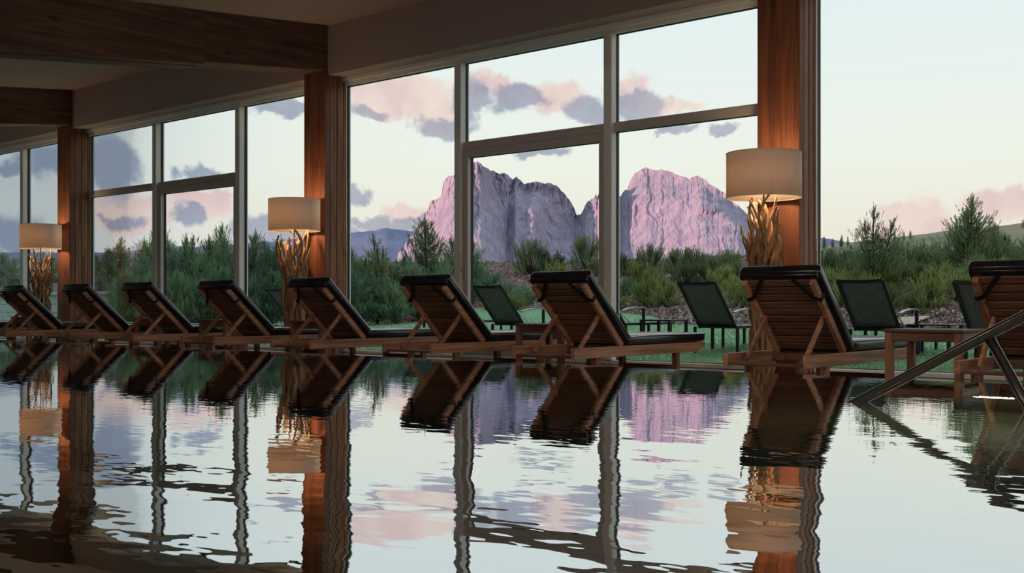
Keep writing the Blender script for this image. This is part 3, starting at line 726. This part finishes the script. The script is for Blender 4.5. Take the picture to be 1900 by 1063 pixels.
# distant ridge, its blue haze painted into the material
RID = [(-2000, 470), (200, 468), (500, 448), (580, 440), (640, 433), (690, 428), (720, 424), (760, 428), (800, 424), (900, 430), (1300, 460), (1500, 446), (1530, 440), (1560, 448), (1700, 470), (3000, 470)]
def rid_z(u, d):
    top = z_at(interp(RID, u) + 3 * noise.noise((u * 0.04, 0, 8)) + 1.5 * noise.noise((u * 0.15, 1, 8)), 12000.0)
    t = (d - 9000) / 3000.0
    return -20 + (top + 20) * t if t <= 1 else top - (d - 12000) * .5
o = far_sheet(list(range(-400, 2300, 8)), [9000, 9600, 10200, 10800, 11400, 12000, 12600], rid_z).build('mountain_ridge', 'ridge_forest_haze', smooth=True, fix=False)
tag(o, 'low haze-blue forested ridge far behind the pines', 'mountain')
# the rock massif
SIL = [(738, 470), (760, 440), (782, 412), (793, 392), (799, 373), (812, 369), (819, 364), (823, 337), (833, 326), (845, 324), (852, 314), (862, 309), (871, 303), (879, 299.5), (889, 301), (899, 310), (909, 315),
       (927, 322), (941, 322), (949, 332), (958, 329), (968, 338), (975, 341), (996, 337.5), (1024, 341), (1034, 346), (1048, 360), (1059, 374), (1066, 388), (1070, 399), (1074, 397), (1078, 397), (1087, 378), (1093, 371),
       (1102, 369), (1105, 360), (1108, 366), (1113, 353), (1118, 350), (1125, 352), (1135, 358), (1147, 367), (1152, 364), (1158, 353), (1161, 348), (1163, 353), (1168, 340), (1173, 329), (1180, 320), (1191, 313), (1201, 310.6),
       (1215, 317), (1225, 314.5), (1246, 318.6), (1260, 325), (1277, 331), (1286, 329), (1295, 325), (1307, 331), (1319, 343), (1344, 357), (1358, 371), (1378, 388), (1410, 420), (1450, 446), (1500, 468), (1540, 476)]
def smooth(a, b_, x): t = max(0, min(1, (x - a) / (b_ - a))); return t * t * (3 - 2 * t)
def massif():
    us = np.arange(738, 1541, 1.6); NR = 72; D0 = 7600.0
    mb = MB()
    for r in range(NR + 1):
        t = r / NR                                     # 0 ridge, 1 foot
        for u in us:
            jag = 2.2 * noise.noise((u * 0.16, 0.3, 0)) + 1.6 * noise.noise((u * 0.45, 0.7, 4))
            vtop = interp(SIL, u) + jag
            vb = 525.0
            v = vtop + (vb - vtop) * t
            # bulk of the massif: towers stand forward, gullies lie back
            d = D0 - 1500 * t ** 1.7
            left = smooth(790, 850, u) * (1 - smooth(890, 915 + 55 * smooth(330, 430, v), u))
            d -= 620 * left * (0.75 + 0.25 * t)
            mid = smooth(945, 958, u) * (1 - smooth(985, 1030, u)) * smooth(352, 395, v)
            d -= 430 * mid
            mid2 = smooth(1062, 1090, u) * (1 - smooth(1120, 1150, u)); d -= 260 * mid2
            if u > 1140:
                d -= 1500 * smooth(1140, 1430, u)
                tt = smooth(0, 0.30, t); d += 300 * (1 - tt)      # rounded summit leans back
                d -= 80 * smooth(1285, 1300, u) * (1 - smooth(1325, 1350, u)) * smooth(365, 372, v) * (1 - smooth(385, 400, v))
            uw = u + 9 * noise.noise((u * 0.035, v * 0.04, 9)) + 3 * noise.noise((u * 0.12, v * 0.12, 2))
            fl = noise.fractal((uw * 0.055, v * 0.010, 1.7), 1.0, 2.0, 5)
            fl2 = noise.fractal((uw * 0.22, v * 0.035, 5.2), 0.9, 2.0, 4)
            steep = 1 - 0.4 * t
            d += (90 * fl + 28 * fl2) * steep * (0.7 if u > 1150 else 1.0)
            x, y = at_depth(u, d); mb.v.append((x, y, z_at(v, d)))
    nx = len(us)
    for r in range(NR):
        for i in range(nx - 1): mb.f.append((r * nx + i, (r + 1) * nx + i, (r + 1) * nx + i + 1, r * nx + i + 1))
    # back side
    o0 = len(mb.v)
    for u in us:
        x, y = at_depth(u, D0 + 2600); mb.v.append((x, y, -100))
    for i in range(nx - 1): mb.f.append((i, i + 1, o0 + i + 1, o0 + i))
    o = mb.build('rock_mountain', 'rock', fix=False)
    return tag(o, 'jagged pale rock massif glowing pink in the last sun', 'mountain')
massif()
# unseen ridge added behind the house to block the low sun from the garden
c0 = Vector((-SUNDIR.x, -SUNDIR.y, 0)).normalized(); pr = Vector((-c0.y, c0.x, 0)); mb = MB()
ii = fr_(-900, 900, 37); jj = [(140, -3), (200, 25), (280, 70), (360, 108), (430, 125), (520, 110), (680, 50), (800, -5)]
for dd, hz in jj:
    for q in ii:
        p = c0 * dd + pr * q; mb.v.append((p.x, p.y, hz * (1 - 0.35 * (q / 900) ** 2) * (1 + 0.12 * noise.noise((q * 0.01, dd * 0.01, 0)))))
nx = len(ii); mb.f = [(j * nx + i, j * nx + i + 1, (j + 1) * nx + i + 1, (j + 1) * nx + i) for j in range(len(jj) - 1) for i in range(nx - 1)]
struct('hillside', mb, 'sun_block_hill', smooth=True, fix=False)

# ------------------------------------------------------------------ pines
def shoots_mesh(sh, rs, npn=20, nl=0.055, nw=0.009):
    """bottle-brush shoots: sh = array of (base xyz, dir xyz, length)"""
    n = len(sh); base = np.repeat(sh[:, 0:3], npn, 0); ax = np.repeat(sh[:, 3:6], npn, 0); L = np.repeat(sh[:, 6], npn)
    t = rs.random(n * npn) ** 0.8; p = base + ax * (L * t)[:, None]
    rnd = rs.normal(size=(n * npn, 3)); perp = rnd - ax * (rnd * ax).sum(1)[:, None]; perp /= np.linalg.norm(perp, axis=1)[:, None]
    d = ax * (0.55 + 0.5 * t)[:, None] + perp * (0.95 - 0.35 * t)[:, None]; d /= np.linalg.norm(d, axis=1)[:, None]
    sd_ = np.cross(d, ax); sd_ /= (np.linalg.norm(sd_, axis=1)[:, None] + 1e-6)
    ll = nl * (0.75 + 0.5 * rs.random(n * npn)) * (1.05 - 0.35 * t)
    v = np.empty((n * npn, 3, 3)); v[:, 0] = p - sd_ * nw / 2; v[:, 1] = p + sd_ * nw / 2; v[:, 2] = p + d * ll[:, None]
    return v.reshape(-1, 3)
def tri_obj(name, v, material, parent):
    me = bpy.data.meshes.new(name); n = len(v) // 3
    me.vertices.add(3 * n); me.vertices.foreach_set('co', v.astype(np.float32).ravel())
    me.loops.add(3 * n); me.loops.foreach_set('vertex_index', np.arange(3 * n, dtype=np.int32))
    me.polygons.add(n); me.polygons.foreach_set('loop_start', np.arange(0, 3 * n, 3, dtype=np.int32)); me.polygons.foreach_set('loop_total', np.full(n, 3, dtype=np.int32))
    me.update(calc_edges=True); me.validate(); me.materials.append(MATS[material])
    o = bpy.data.objects.new(name, me); COL.objects.link(o); o.parent = parent; return o
def make_shrub(seed, mt, nsh=420, upright=0.8, sh_len=0.18):
    """unit shrub: radius about 0.5, height about 0.75"""
    rs = np.random.default_rng(seed); t = thing('mugo_pine', 'x', 'shrub')
    out = []; st = MB()
    nb = 58
    tips = []
    for k in range(nb):
        a = rs.random() * 6.28; rr = 0.46 * math.sqrt(rs.random()); h = (0.62 * math.sqrt(max(0, 1 - (rr / 0.52) ** 2)) + 0.05) * rs.uniform(0.75, 1.12)
        tip = Vector((rr * math.cos(a), rr * math.sin(a), h)); tips.append(tip)
        if k < 15: a = k * 0.42 + rs.random() * .4; rr = rs.uniform(0.38, 0.5); tip = Vector((rr * math.cos(a), rr * math.sin(a), rs.uniform(0.06, 0.2))); tips[-1] = tip
        st.tube([(0, 0, 0), tuple(tip * 0.45 + Vector((0, 0, -0.05))), tuple(tip)], [0.012, 0.008, 0.004], 4)
    for k in range(nsh):
        tip = tips[k % nb]; f = 1 - 0.55 * rs.random() ** 1.6
        p = tip * f + Vector(rs.normal(0, 0.034, 3)); p.z = max(0.02, p.z)
        d = Vector((tip.x, tip.y, 0)) * 1.0 + Vector((0, 0, upright)) + Vector(rs.normal(0, 0.22, 3)); d.normalize()
        out.append((*p, *d, sh_len * rs.uniform(0.6, 1.2)))
    tri_obj('foliage', shoots_mesh(np.array(out), rs, 46, 0.038, 0.011), mt, t); st.build('stems', 'bark', t, fix=False)
    return t
def make_pine(seed, mt, H=2.6, spread=0.8, whorls=11, forks=1, nsh=1300, dens_low=True, sparse=0.0):
    rs = np.random.default_rng(seed); t = thing('pine_tree', 'x', 'tree'); out = []; tk = MB()
    for fk in range(forks):
        off = Vector((rs.normal(0, 0.16), rs.normal(0, 0.16), 0)) * (1 if forks > 1 else 0); Hf = H * (1.0 if fk == 0 else rs.uniform(0.72, 0.95))
        tr_ = lambda h: off * (h / Hf) * 2.2 + Vector((0.03 * math.sin(3 * h + seed), 0.03 * math.cos(2 * h), h))
        tk.tube([tuple(tr_(Hf * k / 8)) for k in range(9)], [0.05 * H / 2.6 * (1.05 - k / 8) + 0.006 for k in range(9)], 6)
        br = []
        for wv_ in range(whorls):
            f = (wv_ + 0.6) / whorls; h = Hf * (0.04 + 0.9 * f)
            L = spread * (1 - f) ** 0.75 * rs.uniform(0.75, 1.15) + 0.07
            nbr = 6 if f < 0.8 else 4
            for b_ in range(nbr):
                if rs.random() < sparse: continue
                a = 6.28 * b_ / nbr + rs.uniform(-.5, .5) + wv_; l = L * rs.uniform(0.65, 1.15)
                p0 = tr_(h); pts = []
                for s in range(5):
                    q = s / 4; pts.append(p0 + Vector((math.cos(a) * l * q, math.sin(a) * l * q, l * (0.12 * q + 0.55 * q * q))))
                tk.tube([tuple(p) for p in pts], [0.016, 0.013, 0.01, 0.008, 0.004], 4, False); br.append((pts, l))
        tot = sum(l + 0.15 for _, l in br)
        for pts, l in br:
            m_ = max(3, int(nsh / forks * (l + 0.15) / tot))
            for k in range(m_):
                q = 1 - 0.85 * rs.random() ** 1.25; i = min(3, int(q * 4)); p = pts[i].lerp(pts[i + 1], q * 4 - i) + Vector(rs.normal(0, 0.035 + 0.05 * l, 3))
                dv = (pts[4] - pts[1]).normalized() * 0.6 + Vector((0, 0, 1.0)) + Vector(rs.normal(0, 0.2, 3)); dv.normalize()
                out.append((*p, *dv, rs.uniform(0.14, 0.28)))
        for k in range(22):
            p = tr_(Hf * rs.uniform(0.8, 1.0)); dv = Vector((rs.normal(0, .18), rs.normal(0, .18), 1)).normalized(); out.append((*p, *dv, rs.uniform(0.16, 0.30)))
    tri_obj('foliage', shoots_mesh(np.array(out), rs, 44, 0.05, 0.012), mt, t); tk.build('trunk', 'bark', t, fix=False)
    return t
SH = [make_shrub(1, 'needle_dark', 500), make_shrub(2, 'needle_light', 380, 1.1), make_shrub(3, 'needle_dark', 460, 1.2, 0.25), make_shrub(4, 'needle_blue', 440, 0.7), make_shrub(5, 'needle_light', 420, 0.9, 0.18)]
PN = [make_pine(21, 'needle_dark', 2.6, 0.75, 11), make_pine(22, 'needle_blue', 2.6, 0.85, 11, 1, 1500), make_pine(23, 'needle_dark', 2.6, 0.9, 10, 2, 1700),
      make_pine(24, 'needle_blue', 2.6, 1.0, 12, 2, 2000), make_pine(25, 'needle_dark', 2.6, 0.8, 9, 3, 1200, True, 0.25)]
for q in SH + PN: remember(q)
used = set()
def plant(proto, x, y, z, s, rz, label, group, sz=1.0):
    o = proto if proto.name not in used else copy_tree(proto); used.add(proto.name) if o is proto else None
    o.location = (x, y, z); o.rotation_euler = (0, 0, rz); o.scale = (s, s, s * sz); tag(o, label, group=group); return o
def ground_z(x, y): return max(bank_z(x, y), lawn_z(y) - 0.02)
rg = random.Random(44)
def shrub_px(u, v_base, d, w_px, kind, label, group, sz=1.0):
    x, y = at_depth(u, d); s = w_px * d / FPX / 1.05
    plant(SH[kind], x, y, ground_z(x, y) - 0.03, s, rg.uniform(0, 6.28), label, group, sz)
# shrubs of the mulched bank: (u, depth, width in pixels, kind)
LOOK = ['dense dark green', 'loose yellow-green', 'spiky dark green', 'soft blue-green', 'small yellow-green']
bank = [(905, 30, 62, 3), (940, 28.5, 60, 3), (915, 26.5, 40, 1), (985, 33, 70, 2), (1020, 33, 60, 0), (955, 26, 52, 4), (975, 27.5, 50, 3), (1030, 29.5, 62, 1), (1090, 33, 66, 2), (1110, 31, 50, 0), (1078, 28.5, 44, 4),
        (1120, 27, 40, 4), (1165, 30, 66, 0), (1205, 30, 62, 2), (1185, 27, 60, 4), (1215, 26, 60, 1), (1200, 23.5, 64, 4), (1235, 23, 56, 1), (1262, 29, 66, 2), (1290, 28, 60, 0), (1270, 26, 52, 2), (1318, 26, 76, 0), (1345, 27, 70, 2),
        (1340, 24, 70, 4), (1365, 22.5, 58, 1), (1375, 25, 66, 0), (1155, 24, 40, 4), (1372, 20.5, 50, 1), (1155, 26, 40, 3), (1290, 23.2, 40, 4)]
for u, d, wp, kd in bank:
    shrub_px(u, 0, d, wp * rg.uniform(0.95, 1.15), kd, '%s mountain pine shrub %s of the bark mulch bank' % (LOOK[kd], 'on the crest' if d >= 29 else 'halfway up the slope' if d >= 25 else 'at the foot'), 'mountain pine shrubs on the mulched bank', rg.uniform(0.85, 1.15))
right = [(1530, 24, 80, 2), (1565, 25, 80, 0), (1600, 23, 90, 2), (1640, 24, 90, 0), (1680, 25, 80, 2), (1720, 25, 90, 0), (1760, 23, 90, 2), (1800, 22, 110, 0), (1850, 23, 100, 2), (1885, 22, 90, 0), (1925, 22, 100, 2),
         (1545, 21.5, 80, 4), (1590, 20.5, 84, 1), (1635, 21.5, 84, 4), (1665, 22.5, 70, 1), (1710, 21, 76, 0), (1745, 20, 80, 4), (1610, 18.7, 84, 4), (1650, 18.5, 70, 1), (1720, 18, 110, 4), (1695, 17.6, 70, 1), (1775, 18.6, 90, 1), (1830, 19.5, 100, 0),
         (1880, 19, 100, 4), (1570, 19, 80, 1), (1930, 19, 90, 1), (1800, 20.5, 90, 3), (1860, 20.8, 90, 2)]
for u, d, wp, kd in right:
    shrub_px(u, 0, d, wp * rg.uniform(0.85, 1.02), kd, '%s mountain pine in the %s of the thicket behind the wide pane' % (LOOK[kd], 'back' if d > 22 else 'middle' if d > 19.2 else 'front'), 'mountain pine thicket behind the wide pane', rg.uniform(0.85, 1.1))
for k in range(22):
    x, y = rg.uniform(-4.5, 5.5), rg.uniform(16.6, 24.0)
    if math.atan2(x, y) < math.radians(-12.5): continue
    plant(SH[k % 5], x, y, ground_z(x, y) - 0.03, rg.uniform(0.8, 1.2), rg.uniform(0, 6.28), '%s mountain pine further along the mulched bank, past the thicket' % LOOK[k % 5], 'mountain pines past the thicket')
def pine_px(u, v_top, d, kind, label, group, base_z=None, wide=1.0):
    x, y = at_depth(u, d); z0 = ground_z(x, y) if base_z is None else base_z
    s = (z_at(v_top, d) - z0) / 2.7
    o = plant(PN[kind], x, y, z0 - 0.03, s, rg.uniform(0, 6.28), label, group); o.scale = (s * wide, s * wide, s); return o
pine_px(1622, 382, 21.5, 4, 'young pine with two bare forked tops seen through the wide pane', None)
pine_px(1800, 364, 21.0, 2, 'tall dense young pine with a pointed leader seen through the wide pane', None, wide=1.15)
pine_px(1868, 430, 21.5, 4, 'open young pine beside the tall dense pine beyond the wide pane', None)
pine_px(1845, 412, 22.5, 0, 'slim young pine crowding the tall dense pine beyond the wide pane', None)
pine_px(789, 404, 27.0, 0, 'pointed conifer standing before the left foot of the rock massif', None, wide=1.2)
pine_px(700, 434, 25.0, 4, 'sparse young pine with knobbly bare tops beside the middle column', None)
pine_px(838, 438, 28.0, 1, 'rounded young pine behind the door handle stile', None); pine_px(878, 446, 29.0, 1, 'rounded young pine just beyond the door handle stile', None)
hedge = [(178, 470, 36, 0), (200, 458, 37, 1), (222, 440, 38, 2), (250, 470, 24, 3), (268, 444, 26, 0), (283, 420, 27, 2), (312, 442, 26, 1), (335, 440, 25.5, 3), (350, 438, 26, 2), (372, 462, 25, 1), (388, 440, 26, 0), (405, 416, 27, 2),
         (425, 440, 26, 3), (448, 452, 26, 1), (474, 430, 26, 0), (498, 446, 27, 2), (520, 440, 26, 1), (548, 452, 27, 3), (582, 450, 26, 2), (612, 452, 26, 0), (640, 450, 26, 1), (660, 458, 25, 3), (735, 470, 25.5, 3), (765, 480, 24.5, 1), (812, 476, 26, 3),
         (190, 505, 34, 3), (235, 500, 22.5, 1), (285, 505, 22.5, 3), (330, 498, 22.5, 1), (375, 500, 22.8, 3), (415, 490, 22.8, 1), (470, 492, 23, 3), (505, 500, 23, 1), (545, 500, 23, 3), (590, 505, 23, 3), (625, 500, 22.6, 1),
         (665, 505, 22.2, 3), (700, 500, 22.6, 3), (735, 510, 22.4, 3), (775, 505, 22.8, 3), (810, 520, 23.4, 1), (835, 515, 24.5, 3)]
PL = ['slim pointed dark green', 'slim blue-green', 'fork-topped dark green', 'broad fork-topped blue-green', 'open']
for u, vt, d, kd in hedge:
    if u > 650 and vt > 470: lb, gp = 'soft bushy pine of the low screen between middle column and garden door', 'bushy pines left of the garden door'
    elif d < 24: lb, gp = '%s pine in the front row of the dense dark pine hedge' % PL[kd], 'front row of the pine hedge'
    else: lb, gp = '%s pine in the back row of the dense dark pine hedge' % PL[kd], 'back row of the pine hedge'
    pine_px(u, vt, d, kd, lb, gp, wide=1.15 if d < 24 else 1.0)
for u, vt, d in [(4, 468, 50), (24, 480, 51), (60, 470, 52), (96, 474, 52), (128, 470, 50), (150, 476, 49)]:
    pine_px(u, vt, d, rg.choice([0, 1, 2]), 'young pine standing behind the raised stone terrace', 'pines behind the stone terrace', base_z=0.3, wide=1.2)
for u, vt, wpx in [(1529, 438, 12), (1562, 434, 7), (1573, 436, 6), (1660, 428, 8), (1677, 429, 8), (1689, 427, 10), (1898, 444, 8), (1545, 446, 9), (1560, 447, 9)]:
    d = 640.0; x, y = at_depth(u, d); z = hill_z(u, d); top = z_at(vt, d)
    s = max(2.2, (top - z) / 2.7)
    o = plant(PN[rg.choice([0, 1])], x, y, z - 0.3, s, rg.uniform(0, 6), 'tiny dark conifer far off on the grassy hillside', 'far conifers on the hillside'); k = wpx * d / FPX / 1.9; o.scale = (k, k, s)

# ------------------------------------------------------------------ outdoor loungers
def make_outdoor():
    t = thing('outdoor_lounger', 'x', 'sun lounger', group='dark mesh loungers on the lawn')
    w_ = 0.255
    bt = Vector((0, 0.0, 0.34)); bd = Vector((0, -0.60, 0.62)).normalized(); BL = 0.76; top = bt + bd * BL
    fr = MB()
    for s in (-1, 1):
        q = Vector((s * w_, 0, 0)); fr.beam(bt + q, top + q, 0.035, 0.022, 0.004, up=(0, 1, 0.5))
    fr.build('back_frame', 'alu_dark', t)
    nseg = 6; mb = MB()
    for i in range(nseg):
        xa, xb = -w_ + 2 * w_ * i / nseg, -w_ + 2 * w_ * (i + 1) / nseg
        sag = lambda x: 0.03 * (1 - (x / w_) ** 2)
        mb.beam(top + Vector((xa, sag(xa), -sag(xa) * .4)), top + Vector((xb, sag(xb), -sag(xb) * .4)), 0.03, 0.03, 0.0)
    mb.build('top_bar', 'alu_dark', t)
    mb = MB(); nx, ny = 7, 8
    for j in range(ny):
        for i in range(nx):
            x = -w_ + 0.012 + (2 * w_ - 0.024) * i / (nx - 1); p = bt + bd * (BL * (0.02 + 0.97 * j / (ny - 1))) + Vector((x, 0.025 * (1 - (x / w_) ** 2), 0)); mb.v.append(tuple(p))
    mb.f = [(j * nx + i, j * nx + i + 1, (j + 1) * nx + i + 1, (j + 1) * nx + i) for j in range(ny - 1) for i in range(nx - 1)]
    o = mb.build('back_sling', 'sling', t, smooth=True); mo = o.modifiers.new('cloth', 'SOLIDIFY'); mo.thickness = 0.004
    L = 1.32
    fr = MB()
    for s in (-1, 1): fr.beam((s * w_, -0.02, 0.335), (s * w_, L, 0.335), 0.03, 0.035, 0.004)
    fr.beam((-w_, L, 0.335), (w_, L, 0.335), 0.03, 0.035, 0.004); fr.beam((-w_, -0.02, 0.335), (w_, -0.02, 0.335), 0.03, 0.03, 0.004)
    fr.build('seat_frame', 'alu_dark', t)
    o = MB().box((-w_ + 0.014, 0.0, 0.343), (w_ - 0.014, L - 0.01, 0.349)).build('seat_sling', 'sling', t)
    for s in (-1, 1):
        x = s * (w_ + 0.045)
        for y in (0.62, 1.22):
            MB().box((s * w_ - 0.016, y - 0.016, 0), (s * w_ + 0.016, y + 0.016, 0.33), 0.003).build('leg', 'alu_dark', t)
        MB().box((x - 0.018, 0.40, 0), (x + 0.018, 0.436, 0.55), 0.004).build('leg', 'alu_dark', t)
        MB().box((x - 0.018, -0.05, 0), (x + 0.018, -0.018, 0.34), 0.004).build('leg', 'alu_dark', t)
        a = MB(); pts = [(x, -0.12, 0.52), (x, 0.02, 0.548), (x, 0.2, 0.565), (x, 0.36, 0.567), (x, 0.44, 0.56)]
        for p, q in zip(pts, pts[1:]): a.beam(p, q, 0.045, 0.018, 0.0)
        a.build('armrest', 'alu_light', t)
        MB().tube([(x - s * 0.02, -0.14, 0.50), (x - s * 0.02, 0.12, 0.345)], 0.008, 6).build('support_rod', 'alu_light', t)
    return t
OL = make_outdoor(); remember(OL)
OUT = [(1331, 12.05, 'dark mesh outdoor lounger standing clear on the grass before the mulched bank', 0.0),
       (946, 12.0, 'dark mesh outdoor lounger on the lawn just inside the glazed door with the left-hand handle', 0.02),
       (556, 12.0, 'dark mesh outdoor lounger glimpsed beside the middle driftwood lamp', 0.0),
       (1628, 12.0, 'dark mesh outdoor lounger on the lawn behind the second wooden lounger from the handrail', 0.0),
       (1852, 11.3, 'dark mesh outdoor lounger behind the first wooden lounger at the handrail', -0.03),
       (1130, 12.3, 'dark mesh outdoor lounger half hidden by the frame post of the glazed door', 0.0),
       (815, 12.3, 'dark mesh outdoor lounger hidden but for its armrest behind the fourth wooden lounger', 0.0)]
for i, (u, y, lb, rz) in enumerate(OUT):
    o = OL if i == 0 else copy_tree(OL); o.location = (x_at(u, y), y, lawn_z(y) - 0.02); o.rotation_euler = (0, 0, rz); o['label'] = lb
for u, d in [(28, 30.5), (103, 31)]:
    o = copy_tree(OL); x, y = at_depth(u, d); o.location = (x, y, 0.76); o['label'] = 'dark mesh outdoor lounger up on the raised stone terrace'; o['group'] = 'loungers on the stone terrace'
# low dark tables between the outdoor loungers
def make_low_table():
    t = thing('garden_table', 'low dark slatted garden table on the lawn between mesh loungers', 'table', group='low garden tables on the lawn')
    for k in range(6): MB().box((-0.25 + k * 0.084, -0.25, 0.34), (-0.25 + k * 0.084 + 0.078, 0.25, 0.36), 0.003).build('top_slat', 'alu_dark', t)
    for sx in (-1, 1):
        for sy in (-1, 1): MB().box((sx * 0.245, sy * 0.245, 0), (sx * 0.205, sy * 0.205, 0.339), 0.003).build('leg', 'alu_dark', t)
    return t
LT = make_low_table(); remember(LT)
for i, (u, y) in enumerate([(1232, 12.9), (1735, 12.6)]):
    o = LT if i == 0 else copy_tree(LT); o.location = (x_at(u, y), y, lawn_z(y) - 0.02)
# towel left on one lounger
tw = MB(); nx, ny = 9, 7
for j in range(ny):
    for i in range(nx): tw.v.append((-0.22 + 0.44 * i / (nx - 1), -0.16 + 0.32 * j / (ny - 1), 0.03 + 0.025 * noise.noise((i * .7, j * .7, 2)) + 0.05 * math.exp(-((i - 4) ** 2 + (j - 3) ** 2) / 6)))
tw.f = [(j * nx + i, j * nx + i + 1, (j + 1) * nx + i + 1, (j + 1) * nx + i) for j in range(ny - 1) for i in range(nx - 1)]
mat('towel_blue', lin((40, 46, 84)), 0.95)
o = tw.build('towel', 'towel_blue', smooth=True); mo = o.modifiers.new('cloth', 'SOLIDIFY'); mo.thickness = 0.02; mo.offset = 1
o.location = (x_at(1628, 12.0) + 0.05, 12.42, lawn_z(12.0) - 0.02 + 0.33); tag(o, 'crumpled dark blue towel lying on a mesh outdoor lounger', 'towel')

# raised stone terrace at the left
t = thing('terrace_wall', 'low pale stone wall with a flat cap holding up the terrace', 'wall', (0, 0, 0))
ex = -22.9; yw = 13.1
for r in range(4):
    x = ex - (0.0 if r % 2 == 0 else 0.3)
    if r % 2: MB().box((ex - 0.29, yw, -0.2 + r * 0.215), (ex, yw + 0.35, -0.2 + r * 0.215 + 0.208), 0.012).build('stone', 'stone', t)
    while x > -36:
        l = R_.uniform(0.5, 0.95); dy = R_.uniform(-0.012, 0.012)
        MB().box((x - l + 0.007, yw + dy, -0.2 + r * 0.215), (x - 0.003, yw + 0.35, -0.2 + r * 0.215 + 0.208), 0.012).build('stone', 'stone', t); x -= l
x = ex + 0.14
while x > -36:
    l = 1.2; MB().box((x - l + 0.005, yw - 0.08, 0.66), (x, yw + 0.45, 0.73), 0.01).build('cap_stone', 'stone_cap', t); x -= l
struct('terrace_floor', MB().box((-40, yw + 0.36, 0.3), (ex - 0.1, 17.2, 0.75)), 'stone_cap')
mb = MB()
for k in range(9):
    a = k * 0.7; mb.v.append((0.5 * math.cos(a) * (1 + .2 * math.sin(3 * a)), 0.35 * math.sin(a), 0.0))
struct('sand_patch', grid(lambda x, y: ground_z(x, y) + 0.05 * (1 - (x / 1.0) ** 2 * 0) + 0.012, fr_(x_at(1650, 16.4), x_at(1705, 16.4), 6), fr_(15.9, 17.0, 5)), 'sand', smooth=True, fix=False)
